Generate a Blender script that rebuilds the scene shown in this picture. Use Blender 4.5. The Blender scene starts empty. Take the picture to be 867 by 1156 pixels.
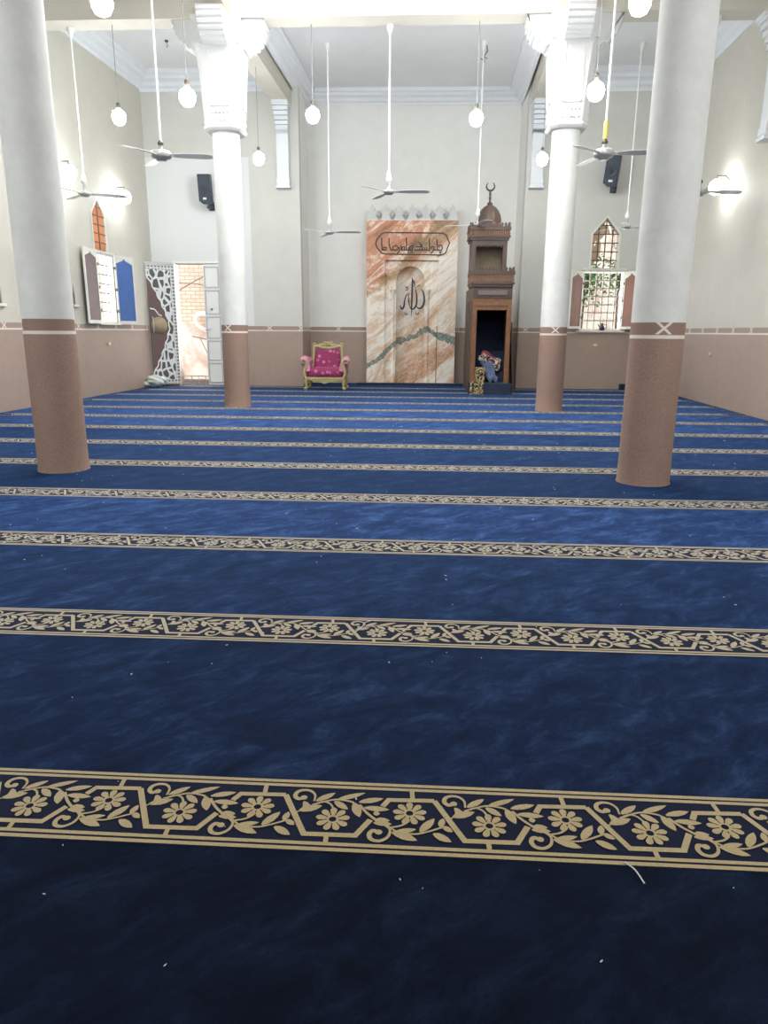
import bpy, math, random
from mathutils import Vector, Matrix
PI = math.pi
random.seed(7)
sc = bpy.context.scene
COL = sc.collection

# ------------------------------------------------------------------ materials
def new_mat(name):
    m = bpy.data.materials.new(name); m.use_nodes = True
    nt = m.node_tree; b = nt.nodes['Principled BSDF']
    return m, nt, b
def lin(c):
    return tuple((x/12.92 if x <= .04045 else ((x+.055)/1.055)**2.4) for x in c)
def rgb(r, g, b): return (*lin((r/255, g/255, b/255)), 1)
def setv(b, **k):
    for n, v in k.items():
        n = n.replace('_', ' ')
        if n in b.inputs: b.inputs[n].default_value = v
class NT:
    """small node helper"""
    def __init__(s, nt): s.nt = nt
    def n(s, t, **k):
        o = s.nt.nodes.new(t)
        for a, v in k.items(): setattr(o, a, v)
        return o
    def link(s, a, b): s.nt.links.new(a, b)
    def put(s, sock, v):
        if isinstance(v, bpy.types.NodeSocket): s.link(v, sock)
        elif v is not None: sock.default_value = v
    def math(s, op, a, b=None, c=None, clamp=False):
        o = s.n('ShaderNodeMath', operation=op, use_clamp=clamp)
        s.put(o.inputs[0], a)
        if b is not None: s.put(o.inputs[1], b)
        if c is not None: s.put(o.inputs[2], c)
        return o.outputs[0]
    def mix(s, f, a, b, mode='MIX'):
        o = s.n('ShaderNodeMix', data_type='RGBA', blend_type=mode)
        s.put(o.inputs[0], f); s.put(o.inputs[6], a); s.put(o.inputs[7], b)
        return o.outputs[2]
    def coord(s, kind='Object'):
        return s.n('ShaderNodeTexCoord').outputs[kind]
    def sep(s, v):
        o = s.n('ShaderNodeSeparateXYZ'); s.link(v, o.inputs[0]); return o.outputs
    def comb(s, x, y, z):
        o = s.n('ShaderNodeCombineXYZ')
        for i, v in enumerate((x, y, z)): s.put(o.inputs[i], v)
        return o.outputs[0]
    def mapping(s, v, scale=(1,1,1), rot=(0,0,0), loc=(0,0,0)):
        o = s.n('ShaderNodeMapping'); s.link(v, o.inputs[0])
        o.inputs['Scale'].default_value = scale; o.inputs['Rotation'].default_value = rot; o.inputs['Location'].default_value = loc
        return o.outputs[0]
    def noise(s, v, scale, detail=3, rough=.5, dist=0):
        o = s.n('ShaderNodeTexNoise'); s.link(v, o.inputs['Vector'])
        o.inputs['Scale'].default_value = scale; o.inputs['Detail'].default_value = detail
        o.inputs['Roughness'].default_value = rough; o.inputs['Distortion'].default_value = dist
        return o.outputs['Fac']
    def ramp(s, f, stops, interp='LINEAR'):
        o = s.n('ShaderNodeValToRGB'); s.link(f, o.inputs[0]); cr = o.color_ramp; cr.interpolation = interp
        while len(cr.elements) > 1: cr.elements.remove(cr.elements[-1])
        cr.elements[0].position = stops[0][0]; cr.elements[0].color = stops[0][1]
        for p, c in stops[1:]:
            e = cr.elements.new(p); e.color = c
        return o.outputs[0]
    def bump(s, h, strength, dist=.01):
        o = s.n('ShaderNodeBump'); s.link(h, o.inputs['Height'])
        o.inputs['Strength'].default_value = strength; o.inputs['Distance'].default_value = dist
        return o.outputs[0]

def simple(name, c, rough=.5, metal=0, var=0, vscale=8, bump=0, bscale=60, spec=None, **k):
    m, nt, b = new_mat(name); N = NT(nt)
    co = N.coord()
    if var:
        f = N.noise(co, vscale, 4, .6)
        lo = tuple(x*(1-var) for x in c[:3])+(1,); hi = tuple(min(1, x*(1+var)) for x in c[:3])+(1,)
        N.link(N.ramp(f, [(.3, lo), (.7, hi)]), b.inputs['Base Color'])
    else: b.inputs['Base Color'].default_value = c
    setv(b, Roughness=rough, Metallic=metal)
    if spec is not None: b.inputs['Specular IOR Level'].default_value = spec
    if bump: N.link(N.bump(N.noise(co, bscale, 3), bump), b.inputs['Normal'])
    return m

CREAM = rgb(222, 219, 210)
def wall_mat(name, upper, column=False, dado=rgb(176, 155, 143), xphase=0.0, period=.87, band=True, two_tone=None):
    m, nt, b = new_mat(name); N = NT(nt)
    co = N.coord(); X, Y, Z = N.sep(co)
    if column:
        a = N.math('ARCTAN2', Y, X)
        u = N.math('ADD', N.math('MULTIPLY', a, period/PI), xphase)
    else: u = N.math('ADD', X, xphase)
    # painted plaster
    f1 = N.noise(co, 3.0 if column else 2.2, 6, .68); f2 = N.noise(co, 22, 4, .65)
    up = N.ramp(f1, [(.3, tuple(x*(.84 if column else .93) for x in upper[:3])+(1,)), (.7, upper)])
    up = N.mix(N.math('MULTIPLY', f2, .12), up, tuple(x*.72 for x in upper[:3])+(1,))
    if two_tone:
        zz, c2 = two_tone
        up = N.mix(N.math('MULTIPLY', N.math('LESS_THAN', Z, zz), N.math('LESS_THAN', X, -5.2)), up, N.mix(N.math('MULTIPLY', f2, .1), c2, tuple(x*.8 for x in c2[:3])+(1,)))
    # speckled granite stucco dado
    g = N.noise(co, 90 if column else 75, 4, .75); g2 = N.noise(co, 5, 4, .6)
    dd = N.ramp(g, [(.36, tuple(x*.7 for x in dado[:3])+(1,)), (.5, dado), (.62, tuple(min(1, x*1.22) for x in dado[:3])+(1,))])
    dd = N.mix(N.math('MULTIPLY', g2, .5), dd, tuple(x*.62 for x in dado[:3])+(1,))
    col = N.mix(N.math('LESS_THAN', Z, 1.5), up, dd)
    if band:
        zb0, zb1, zl0, zl1 = (1.49, 1.60, 1.448, 1.482) if column else (1.515, 1.615, 1.484, 1.512)
        zc = (zb0+zb1)/2; hw = (zb1-zb0)/2
        inband = N.math('MULTIPLY', N.math('GREATER_THAN', Z, zb0), N.math('LESS_THAN', Z, zb1))
        du = N.math('SUBTRACT', N.math('FRACT', N.math('DIVIDE', u, period)), .5)
        du = N.math('MULTIPLY', N.math('ABSOLUTE', du), period)
        dz = N.math('ABSOLUTE', N.math('SUBTRACT', Z, zc))
        xs = N.math('LESS_THAN', N.math('ABSOLUTE', N.math('SUBTRACT', du, N.math('MULTIPLY', dz, 1.15))), .018)
        bandc = tuple(x*.82 for x in dado[:3])+(1,)
        bc = N.mix(xs, bandc, rgb(225, 214, 205))
        col = N.mix(inband, col, bc)
        inl = N.math('MULTIPLY', N.math('GREATER_THAN', Z, zl0), N.math('LESS_THAN', Z, zl1))
        col = N.mix(inl, col, rgb(226, 214, 204))
    N.link(col, b.inputs['Base Color'])
    rr = N.math('MULTIPLY_ADD', N.math('LESS_THAN', Z, 1.5), .0, .62)
    N.link(rr, b.inputs['Roughness']); b.inputs['Specular IOR Level'].default_value = .3
    h = N.math('ADD', N.math('MULTIPLY', N.noise(co, 40, 4, .7), N.math('MULTIPLY_ADD', N.math('LESS_THAN', Z, 1.5), .9, .35)), N.noise(co, 6, 3))
    N.link(N.bump(h, .25, .01), b.inputs['Normal'])
    return m

M = {}
M['wall'] = wall_mat('wall paint over granite dado', rgb(205, 201, 191))
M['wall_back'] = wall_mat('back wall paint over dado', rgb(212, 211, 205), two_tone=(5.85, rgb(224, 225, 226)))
M['wall_bay'] = wall_mat('alcove wall paint over dado', rgb(236, 235, 231))
M['column'] = wall_mat('column paint over granite', rgb(224, 225, 222), column=True, dado=rgb(158, 131, 117), period=.8, xphase=.0)
M['ceiling'] = simple('ceiling paint', rgb(228, 229, 231), .8, var=.03, vscale=1.5)
M['beam'] = simple('beam paint', rgb(202, 197, 186), .75, var=.05, vscale=1.5, bump=.1, bscale=20)
M['plaster'] = simple('white moulded plaster', rgb(226, 229, 234), .6, var=.02, bump=.06, bscale=30)
M['capital'] = simple('white capital plaster', rgb(206, 206, 206), .55, var=.02)
M['white_metal'] = simple('white enamel metal', rgb(236, 236, 234), .35)
M['white_wood'] = simple('white painted wood', rgb(226, 223, 213), .5, var=.06, vscale=12)
M['shutter_white'] = simple('white shutter frame', rgb(225, 224, 216), .5, var=.05, vscale=10)
M['mauve'] = simple('mauve shutter panel', rgb(118, 98, 100), .6, var=.08)
M['blue'] = simple('blue shutter panel', rgb(72, 108, 176), .6, var=.08)
M['brown_panel'] = simple('brown shutter panel', rgb(130, 82, 66), .6, var=.08)
M['moulding_shade'] = simple('pale grey door moulding', rgb(188, 192, 196), .5)  # grey stands in for the shade lines along the white leaf's panels
M['inset'] = simple('grey crest gap shade', rgb(182, 184, 188), .6)
M['grille'] = simple('cream window grille', rgb(170, 164, 152), .5)
M['rust_grille'] = simple('brown window grille', rgb(110, 88, 74), .6)
M['grey_metal'] = simple('grey fan metal', rgb(180, 180, 178), .35, .3)
M['dark_plastic'] = simple('dark grey speaker plastic', rgb(52, 58, 66), .5)
M['grille_cloth'] = simple('speaker grille', rgb(62, 72, 84), .7, bump=.3, bscale=200)
M['badge'] = simple('pale badge', rgb(215, 222, 228), .4)
M['hook'] = simple('dark hook metal', rgb(90, 85, 78), .5, .5)
M['brass'] = simple('brass fitting', rgb(205, 180, 120), .4, .3)
M['tape'] = simple('yellow tape', rgb(222, 200, 110), .5)
M['gold'] = simple('pale gold carved wood', rgb(166, 154, 110), .5, .05, var=.2, vscale=30, bump=.2, bscale=60)
M['pink'] = simple('pink arm padding', rgb(196, 126, 156), .7, var=.12, vscale=20)
M['wood'] = simple('brown varnished wood', rgb(122, 84, 56), .4, var=.25, vscale=14, bump=.05)
M['wood_dark'] = simple('dark reddish wood', rgb(84, 66, 58), .45, var=.2, vscale=14)
M['wood_mid'] = simple('mid brown wood slats', rgb(140, 105, 84), .5, var=.2, vscale=20)
M['wood_black'] = simple('blackish wood', rgb(62, 46, 42), .5, var=.2)
M['olive'] = simple('olive brown panel', rgb(130, 112, 86), .5, var=.3, vscale=4)
M['navy'] = simple('navy step carpet', rgb(36, 46, 68), .95, var=.25, vscale=10)
M['plastic_bag'] = simple('white plastic bag', rgb(214, 224, 216), .35, var=.06, vscale=9)
M['lint'] = simple('white lint', rgb(190, 190, 190), .9)
M['black_script'] = simple('black script paint', rgb(48, 44, 46), .5)
M['cloth_blue'] = simple('blue grey cloth', rgb(82, 94, 122), .9, var=.3, vscale=12)
M['wire'] = simple('thin grey wire', rgb(150, 150, 145), .6)
M['cable'] = simple('dusty outdoor cable', rgb(150, 130, 115), .8)
M['pipe'] = simple('pale coil of pipe', rgb(225, 220, 215), .7)
M['plinth'] = simple('dark plinth', rgb(70, 62, 60), .7)
M['screen_dark'] = simple('dark narrow opening', rgb(60, 62, 50), .8)

def emis(name, c, s):
    m, nt, b = new_mat(name)
    b.inputs['Base Color'].default_value = c
    b.inputs['Emission Color'].default_value = c; b.inputs['Emission Strength'].default_value = s
    return m
M['bulb'] = emis('lit lamp glass', (.95, 1, .98, 1), 100)
M['lamp'] = emis('lit wall lamp glass', (.95, 1, .98, 1), 22)

def carpet_mat():
    m, nt, b = new_mat('navy blue cut pile carpet'); N = NT(nt)
    co = N.coord(); X, Y, Z = N.sep(co)
    co2 = N.mapping(co, rot=(0, 0, -.7)); streak = N.mapping(co2, scale=(1, 2.0, 1))
    f = N.noise(streak, 3.2, 10, .78, .5); f2 = N.noise(co, 260, 2, .5); f3 = N.noise(streak, 11, 6, .75)
    # pile tone by row, with the light's falloff toward the camera painted in
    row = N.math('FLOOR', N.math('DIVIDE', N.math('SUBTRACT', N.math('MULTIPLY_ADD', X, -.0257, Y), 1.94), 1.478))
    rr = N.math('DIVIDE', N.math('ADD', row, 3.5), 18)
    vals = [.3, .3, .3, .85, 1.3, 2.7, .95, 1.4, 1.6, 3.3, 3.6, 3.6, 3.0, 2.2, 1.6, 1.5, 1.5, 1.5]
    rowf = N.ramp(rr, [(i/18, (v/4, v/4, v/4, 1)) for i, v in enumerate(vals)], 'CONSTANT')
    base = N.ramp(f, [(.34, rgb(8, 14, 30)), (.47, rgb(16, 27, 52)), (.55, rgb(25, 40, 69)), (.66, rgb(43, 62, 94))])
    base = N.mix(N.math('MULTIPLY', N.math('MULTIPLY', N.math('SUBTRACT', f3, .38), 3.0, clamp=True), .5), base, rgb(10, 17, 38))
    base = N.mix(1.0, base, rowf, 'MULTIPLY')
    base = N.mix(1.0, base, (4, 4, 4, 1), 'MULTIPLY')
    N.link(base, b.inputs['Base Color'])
    setv(b, Roughness=.95); b.inputs['Specular IOR Level'].default_value = .08
    b.inputs['Sheen Weight'].default_value = .42; b.inputs['Sheen Roughness'].default_value = .36
    b.inputs['Sheen Tint'].default_value = rgb(62, 122, 198)
    h = N.math('ADD', N.math('MULTIPLY', f2, .4), f3)
    N.link(N.bump(h, .35, .006), b.inputs['Normal'])
    return m
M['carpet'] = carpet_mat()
def yarn(name, c, sheen=.2, tint=(1, 1, 1, 1)):
    m, nt, b = new_mat(name); N = NT(nt); co = N.coord()
    f = N.noise(co, 180, 3, .7)
    N.link(N.ramp(f, [(.3, tuple(x*.7 for x in c[:3])+(1,)), (.7, tuple(min(1, x*1.15) for x in c[:3])+(1,))]), b.inputs['Base Color'])
    setv(b, Roughness=.9); b.inputs['Specular IOR Level'].default_value = .1
    b.inputs['Sheen Weight'].default_value = sheen; b.inputs['Sheen Roughness'].default_value = .44; b.inputs['Sheen Tint'].default_value = tint
    N.link(N.bump(f, .4, .002), b.inputs['Normal'])
    return m
M['gold_yarn'] = yarn('gold yarn', rgb(156, 136, 90), 1.0, rgb(222, 230, 245))
M['dark_yarn'] = yarn('dark navy yarn', rgb(12, 18, 40), .1, rgb(200, 215, 240))

def marble_mat():
    m, nt, b = new_mat('orange and cream landscape marble'); N = NT(nt)
    co = N.coord(); X, Y, Z = N.sep(co)
    ca, sa = math.cos(.72), math.sin(.72)
    A = N.math('ADD', N.math('MULTIPLY', X, ca), N.math('MULTIPLY', Z, sa))          # along the bedding, rising to the right
    B = N.math('SUBTRACT', N.math('MULTIPLY', Z, ca), N.math('MULTIPLY', X, sa))      # across it
    def st(ka, kb): return N.comb(N.math('MULTIPLY', A, ka), N.math('MULTIPLY', Y, .5), N.math('MULTIPLY', B, kb))
    big = N.noise(st(.45, 1.1), 1.0, 3, .5, .5)
    n1 = N.noise(st(.5, 1.5), .95, 9, .62, 1.8)
    n2 = N.noise(st(1.2, 4.2), 1.3, 7, .75, 1.6)
    fine = N.noise(co, 14, 6, .75, .6)
    f = N.math('ADD', N.math('ADD', N.math('MULTIPLY', n1, .6), N.math('MULTIPLY', n2, .26)), N.math('MULTIPLY', fine, .14))
    light = N.ramp(f, [(.34, rgb(176, 128, 98)), (.42, rgb(214, 180, 152)), (.48, rgb(230, 210, 188)), (.53, rgb(246, 240, 232)), (.6, rgb(236, 218, 200)), (.68, rgb(208, 172, 142))])
    warm = N.ramp(f, [(.34, rgb(116, 74, 50)), (.42, rgb(178, 116, 80)), (.5, rgb(204, 142, 106)), (.56, rgb(240, 222, 208)), (.6, rgb(196, 140, 104)), (.68, rgb(140, 108, 66))])
    brown = N.ramp(f, [(.36, rgb(84, 62, 42)), (.46, rgb(128, 96, 60)), (.54, rgb(186, 148, 100)), (.6, rgb(140, 104, 62)), (.68, rgb(96, 74, 50))])
    wob = N.math('MULTIPLY', N.math('SUBTRACT', n1, .5), 1.4)
    # warm bed over the upper left, cream bed below a rising boundary
    q = N.math('ADD', N.math('SUBTRACT', Z, N.math('MULTIPLY_ADD', X, .62, 3.15)), wob)
    w = N.math('MULTIPLY', q, 5.0, clamp=True)
    col = N.mix(w, light, warm)
    # brown olive seam running along that boundary and widening to the upper right
    q2 = N.math('SUBTRACT', N.math('MULTIPLY_ADD', X, .14, .30), N.math('ABSOLUTE', N.math('SUBTRACT', q, N.math('MULTIPLY_ADD', X, .25, .42))))
    col = N.mix(N.math('MULTIPLY', N.math('MULTIPLY', q2, 6.0, clamp=True), .85), col, brown)
    # orange patch low at the right
    dx = N.math('SUBTRACT', X, .35); dz = N.math('SUBTRACT', N.math('SUBTRACT', Z, .5), N.math('MULTIPLY', dx, .6))
    rr = N.math('ADD', N.math('POWER', N.math('DIVIDE', dx, 1.15), 2), N.math('POWER', N.math('DIVIDE', dz, .42), 2))
    low = N.math('MULTIPLY', N.math('SUBTRACT', N.math('ADD', 1.0, N.math('MULTIPLY', N.math('SUBTRACT', n2, .5), 5)), rr), 1.5, clamp=True)
    ora = N.ramp(fine, [(.38, rgb(158, 96, 56)), (.52, rgb(196, 138, 94)), (.64, rgb(226, 190, 152))])
    col = N.mix(N.math('MULTIPLY', low, .75), col, ora)
    # grey green river vein
    fc = N.n('ShaderNodeFloatCurve'); c = fc.mapping.curves[0]
    N.put(fc.inputs['Value'], N.math('DIVIDE', N.math('ADD', X, 1.28), 2.56))
    pts = [(0, .24), (.2, .42), (.34, .58), (.55, .68), (.68, .76), (.8, .68), (1, .60)]
    c.points[0].location = pts[0]; c.points[1].location = pts[-1]
    for p in pts[1:-1]: c.points.new(*p)
    fc.mapping.update()
    zc = N.math('MULTIPLY', fc.outputs[0], 2.05)
    dv = N.math('ABSOLUTE', N.math('ADD', N.math('SUBTRACT', Z, zc), N.math('MULTIPLY', N.math('SUBTRACT', N.noise(co, 3.2, 6, .7), .5), .5)))
    inv = N.math('MULTIPLY', N.math('SUBTRACT', .095, dv), 40, clamp=True)
    edge = N.math('MULTIPLY', inv, N.math('GREATER_THAN', dv, .06))
    vein = N.ramp(fine, [(.38, rgb(88, 96, 92)), (.5, rgb(128, 138, 130)), (.62, rgb(172, 170, 158))])
    col = N.mix(inv, col, vein); col = N.mix(N.math('MULTIPLY', edge, N.math('MULTIPLY', N.math('SUBTRACT', n2, .42), 6, clamp=True)), col, rgb(62, 58, 56))
    N.link(col, b.inputs['Base Color']); setv(b, Roughness=.35)
    return m
M['marble'] = marble_mat()

def floral(name, ground, petal):
    m, nt, b = new_mat(name); N = NT(nt); co = N.coord()
    v = N.n('ShaderNodeTexVoronoi', feature='F1'); N.link(co, v.inputs['Vector'])
    v.inputs['Scale'].default_value = 7.5; v.inputs['Randomness'].default_value = .7
    d = v.outputs['Distance']
    sub = N.n('ShaderNodeVectorMath', operation='SUBTRACT'); N.link(N.mapping(co, scale=(7.5,)*3), sub.inputs[0])
    pos = N.n('ShaderNodeVectorMath', operation='SCALE'); N.link(v.outputs['Position'], pos.inputs[0]); pos.inputs['Scale'].default_value = 7.5
    N.link(pos.outputs[0], sub.inputs[1])
    x, y, z = N.sep(sub.outputs[0])
    a = N.math('ARCTAN2', z, x)
    pet = N.math('MULTIPLY_ADD', N.math('COSINE', N.math('MULTIPLY', a, 5)), .1, .28)
    fl = N.math('LESS_THAN', d, pet); ctr = N.math('LESS_THAN', d, .07)
    col = N.mix(fl, ground, petal); col = N.mix(ctr, col, ground)
    N.link(col, b.inputs['Base Color']); setv(b, Roughness=.75)
    return m
M['magenta'] = floral('magenta flowered upholstery', rgb(134, 40, 86), rgb(206, 124, 160))

def fabric_scroll(name, c0, c1, sc_=16, thr=.5):
    m, nt, b = new_mat(name); N = NT(nt); co = N.coord()
    n = N.noise(co, sc_, 2, .4, 2.5)
    f = N.math('LESS_THAN', N.math('ABSOLUTE', N.math('SUBTRACT', n, thr)), .05)
    N.link(N.mix(f, c0, c1), b.inputs['Base Color']); setv(b, Roughness=.9)
    return m
M['scroll'] = fabric_scroll('navy carpet offcut with gold scrolls', rgb(36, 38, 48), rgb(196, 172, 116), 7)
M['rug'] = fabric_scroll('folded red white and black rug', rgb(54, 36, 44), rgb(212, 190, 178), 5)
M['red'] = simple('red cloth', rgb(150, 62, 66), .8, var=.2)

def lattice_mat():
    m, nt, b = new_mat('white lattice over brown sheet'); N = NT(nt); co = N.coord()
    X, Y, Z = N.sep(co)
    v = N.n('ShaderNodeTexVoronoi', feature='DISTANCE_TO_EDGE')
    N.link(N.mapping(co, scale=(1.5, .01, 1.0)), v.inputs['Vector']); v.inputs['Scale'].default_value = 4.2; v.inputs['Randomness'].default_value = .8
    f = N.math('LESS_THAN', v.outputs[0], .115)
    col = N.mix(f, rgb(92, 82, 84), rgb(222, 228, 230))
    N.link(col, b.inputs['Base Color']); setv(b, Roughness=.5)
    return m
M['lattice'] = lattice_mat()
def checker_mat():
    m, nt, b = new_mat('white and grey border squares'); N = NT(nt); co = N.coord()
    X, Y, Z = N.sep(co)
    fx = N.math('ABSOLUTE', N.math('SUBTRACT', N.math('FRACT', N.math('MULTIPLY', X, 11)), .5))
    fz = N.math('ABSOLUTE', N.math('SUBTRACT', N.math('FRACT', N.math('MULTIPLY', Z, 11)), .5))
    f = N.math('GREATER_THAN', N.math('MAXIMUM', fx, fz), .3)
    N.link(N.mix(f, rgb(120, 116, 118), rgb(214, 216, 218)), b.inputs['Base Color'])
    return m
M['squares'] = checker_mat()
M['brown_sheet'] = simple('brown door sheet', rgb(112, 90, 88), .6, var=.08)
M['tan'] = simple('tan disc', rgb(168, 150, 124), .5, .2, var=.1)
def glass(name, c, alpha_t=.5):
    m, nt, b = new_mat(name); N = NT(nt)
    nt.nodes.remove(b)
    out = nt.nodes['Material Output']
    t = N.n('ShaderNodeBsdfTranslucent'); t.inputs[0].default_value = c
    p = N.n('ShaderNodeBsdfTransparent'); p.inputs[0].default_value = c
    g = N.n('ShaderNodeBsdfGlossy'); g.inputs['Roughness'].default_value = .2
    mx = N.n('ShaderNodeMixShader'); mx.inputs[0].default_value = alpha_t
    N.link(t.outputs[0], mx.inputs[1]); N.link(p.outputs[0], mx.inputs[2])
    m2 = N.n('ShaderNodeMixShader'); m2.inputs[0].default_value = .05
    N.link(mx.outputs[0], m2.inputs[1]); N.link(g.outputs[0], m2.inputs[2])
    N.link(m2.outputs[0], out.inputs[0]); return m
M['orange_glass'] = glass('orange stained glass', rgb(210, 172, 146), .08)
M['dusty_glass'] = glass('dusty beige glass', rgb(196, 182, 166), .12)
def brick_mat():
    m, nt, b = new_mat('pale rendered brick'); N = NT(nt); co = N.coord()
    X, Y, Z = N.sep(co)
    br = N.n('ShaderNodeTexBrick'); N.link(N.comb(X, Z, 0.0), br.inputs[0])
    br.inputs['Scale'].default_value = 1; br.inputs['Brick Width'].default_value = .32; br.inputs['Row Height'].default_value = .12
    br.inputs['Mortar Size'].default_value = .012
    br.inputs['Color1'].default_value = rgb(226, 206, 186); br.inputs['Color2'].default_value = rgb(212, 188, 168); br.inputs['Mortar'].default_value = rgb(180, 156, 138)
    n = N.noise(co, 1.3, 5, .65)
    low = N.ramp(n, [(.4, rgb(232, 222, 212)), (.6, rgb(196, 172, 156))])
    f = N.math('MAXIMUM', N.math('LESS_THAN', N.math('ADD', Z, N.math('MULTIPLY', n, 1.5)), 2.5), N.math('GREATER_THAN', X, -3))
    N.link(N.mix(f, br.outputs[0], low), b.inputs['Base Color']); setv(b, Roughness=.9)
    return m
M['brick'] = brick_mat()
M['ground'] = simple('dusty ground', rgb(235, 226, 216), .95, var=.1, vscale=2)
M['leaf'] = simple('green leaves', rgb(104, 142, 84), .7, var=.35, vscale=6)
M['twig'] = simple('brown twig', rgb(110, 90, 70), .8)

# ------------------------------------------------------------------ mesh builder
class MB:
    def __init__(s): s.v = []; s.f = []; s.m = []; s.sm = []
    def add(s, vs, fs, mi=0, smooth=False):
        o = len(s.v); s.v += [tuple(v) for v in vs]
        for f in fs: s.f.append(tuple(i+o for i in f)); s.m.append(mi); s.sm.append(smooth)
        return s
    def box(s, x0, x1, y0, y1, z0, z1, mi=0):
        vs = [(x, y, z) for z in (z0, z1) for y in (y0, y1) for x in (x0, x1)]
        return s.add(vs, [(0, 2, 3, 1), (4, 5, 7, 6), (0, 1, 5, 4), (2, 6, 7, 3), (0, 4, 6, 2), (1, 3, 7, 5)], mi)
    def bar(s, a, b, w, h=None, mi=0, n=None):
        """square bar from a to b"""
        a = Vector(a); b = Vector(b); h = h or w
        d = (b-a).normalized(); up = Vector((0, 0, 1)) if abs(d.z) < .95 else Vector((0, 1, 0))
        x = d.cross(up).normalized()*w/2; y = d.cross(x).normalized()*h/2
        vs = [a-x-y, a+x-y, a+x+y, a-x+y, b-x-y, b+x-y, b+x+y, b-x+y]
        return s.add(vs, [(0, 3, 2, 1), (4, 5, 6, 7), (0, 1, 5, 4), (1, 2, 6, 5), (2, 3, 7, 6), (3, 0, 4, 7)], mi)
    def lathe(s, prof, seg=32, c=(0, 0, 0), mi=0, smooth=True, lobes=0, amp=0, sy=1, caps=True, rot=0):
        vs = []; fs = []
        for r, z in prof:
            for i in range(seg):
                a = 2*PI*i/seg+rot; rr = r*(1+amp*abs(math.cos(lobes*a/2))) if lobes else r
                vs.append((c[0]+rr*math.cos(a), c[1]+rr*math.sin(a)*sy, c[2]+z))
        n = len(prof)
        for j in range(n-1):
            for i in range(seg):
                k = (i+1) % seg; fs.append((j*seg+i, j*seg+k, (j+1)*seg+k, (j+1)*seg+i))
        s.add(vs, fs, mi, smooth)
        if caps:
            s.add(vs[:seg], [tuple(reversed(range(seg)))], mi); s.add(vs[-seg:], [tuple(range(seg))], mi)
        return s
    def tube(s, pts, r, seg=8, mi=0, closed=False, smooth=True):
        pts = [Vector(p) for p in pts]; n = len(pts); rs = r if isinstance(r, (list, tuple)) else [r]*n
        vs = []; prev = None
        for i, p in enumerate(pts):
            a = pts[(i-1) % n] if (i > 0 or closed) else p; b = pts[(i+1) % n] if (i < n-1 or closed) else p
            d = (b-a).normalized()
            if prev is None:
                up = Vector((0, 0, 1)) if abs(d.z) < .9 else Vector((1, 0, 0)); x = d.cross(up).normalized()
            else:
                x = (prev-d*prev.dot(d)).normalized()
            prev = x; y = d.cross(x)
            for k in range(seg):
                t = 2*PI*k/seg; vs.append(p+(x*math.cos(t)+y*math.sin(t))*rs[i])
        fs = []
        for i in range(n if closed else n-1):
            j = (i+1) % n
            for k in range(seg):
                l = (k+1) % seg; fs.append((i*seg+k, i*seg+l, j*seg+l, j*seg+k))
        s.add(vs, fs, mi, smooth)
        if not closed:
            s.add(vs[:seg], [tuple(reversed(range(seg)))], mi); s.add(vs[-seg:], [tuple(range(seg))], mi)
        return s
    def prism(s, poly, y0, y1, mi=0, axis='y', smooth=False):
        """polygon in (a,b) extruded; axis y: (a,y,b); x: (x,a,b); z: (a,b,z)"""
        n = len(poly)
        def P(a, b, t): return {'y': (a, t, b), 'x': (t, a, b), 'z': (a, b, t)}[axis]
        vs = [P(a, b, y0) for a, b in poly]+[P(a, b, y1) for a, b in poly]
        fs = [tuple(range(n)), tuple(reversed(range(n, 2*n)))]+[(i, n+i, n+(i+1) % n, (i+1) % n) for i in range(n)]
        return s.add(vs, fs, mi, smooth)
    def ball(s, c, r, seg=20, rings=12, sc_=(1, 1, 1), mi=0, fn=None):
        vs = []
        for j in range(rings+1):
            th = PI*j/rings
            for i in range(seg):
                a = 2*PI*i/seg; d = Vector((math.sin(th)*math.cos(a), math.sin(th)*math.sin(a), math.cos(th)))
                k = r*(fn(d) if fn else 1)
                vs.append((c[0]+d.x*k*sc_[0], c[1]+d.y*k*sc_[1], c[2]+d.z*k*sc_[2]))
        fs = [(j*seg+i, (j+1)*seg+i, (j+1)*seg+(i+1) % seg, j*seg+(i+1) % seg) for j in range(rings) for i in range(seg)]
        return s.add(vs, fs, mi, True)
    def rbox(s, x0, x1, y0, y1, z0, z1, r, mi=0, seg=4, puff=0):
        """soft rounded box"""
        n = 9; vs = []; fs = []
        cx, cy, cz = (x0+x1)/2, (y0+y1)/2, (z0+z1)/2; hx, hy, hz = (x1-x0)/2, (y1-y0)/2, (z1-z0)/2
        idx = {}
        def pt(d):
            q = Vector((d[0]*hx, d[1]*hy, d[2]*hz)); inn = Vector((max(-hx+r, min(hx-r, q.x)), max(-hy+r, min(hy-r, q.y)), max(-hz+r, min(hz-r, q.z))))
            e = q-inn
            if e.length > 1e-9: q = inn+e.normalized()*r
            if puff:
                q.x *= 1+puff*(1-(d[1])**2)*(1-(d[2])**2)*.5; q.y *= 1+puff*(1-d[0]**2)*(1-d[2]**2); q.z *= 1+puff*(1-d[0]**2)*(1-d[1]**2)
            return (cx+q.x, cy+q.y, cz+q.z)
        def P(d):
            k = tuple(round(x, 4) for x in d)
            if k not in idx: idx[k] = len(vs); vs.append(pt(d))
            return idx[k]
        g = [-1+2*i/n for i in range(n+1)]
        g = [math.copysign(abs(t)**.7, t) for t in g]
        for ax in range(3):
            for sg in (-1, 1):
                for i in range(n):
                    for j in range(n):
                        q = []
                        for a, b in ((i, j), (i+1, j), (i+1, j+1), (i, j+1)):
                            d = [0, 0, 0]; d[ax] = sg; d[(ax+1) % 3] = g[a]; d[(ax+2) % 3] = g[b]; q.append(P(d))
                        fs.append(tuple(q if sg > 0 else reversed(q)))
        return s.add(vs, fs, mi, True)
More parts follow.
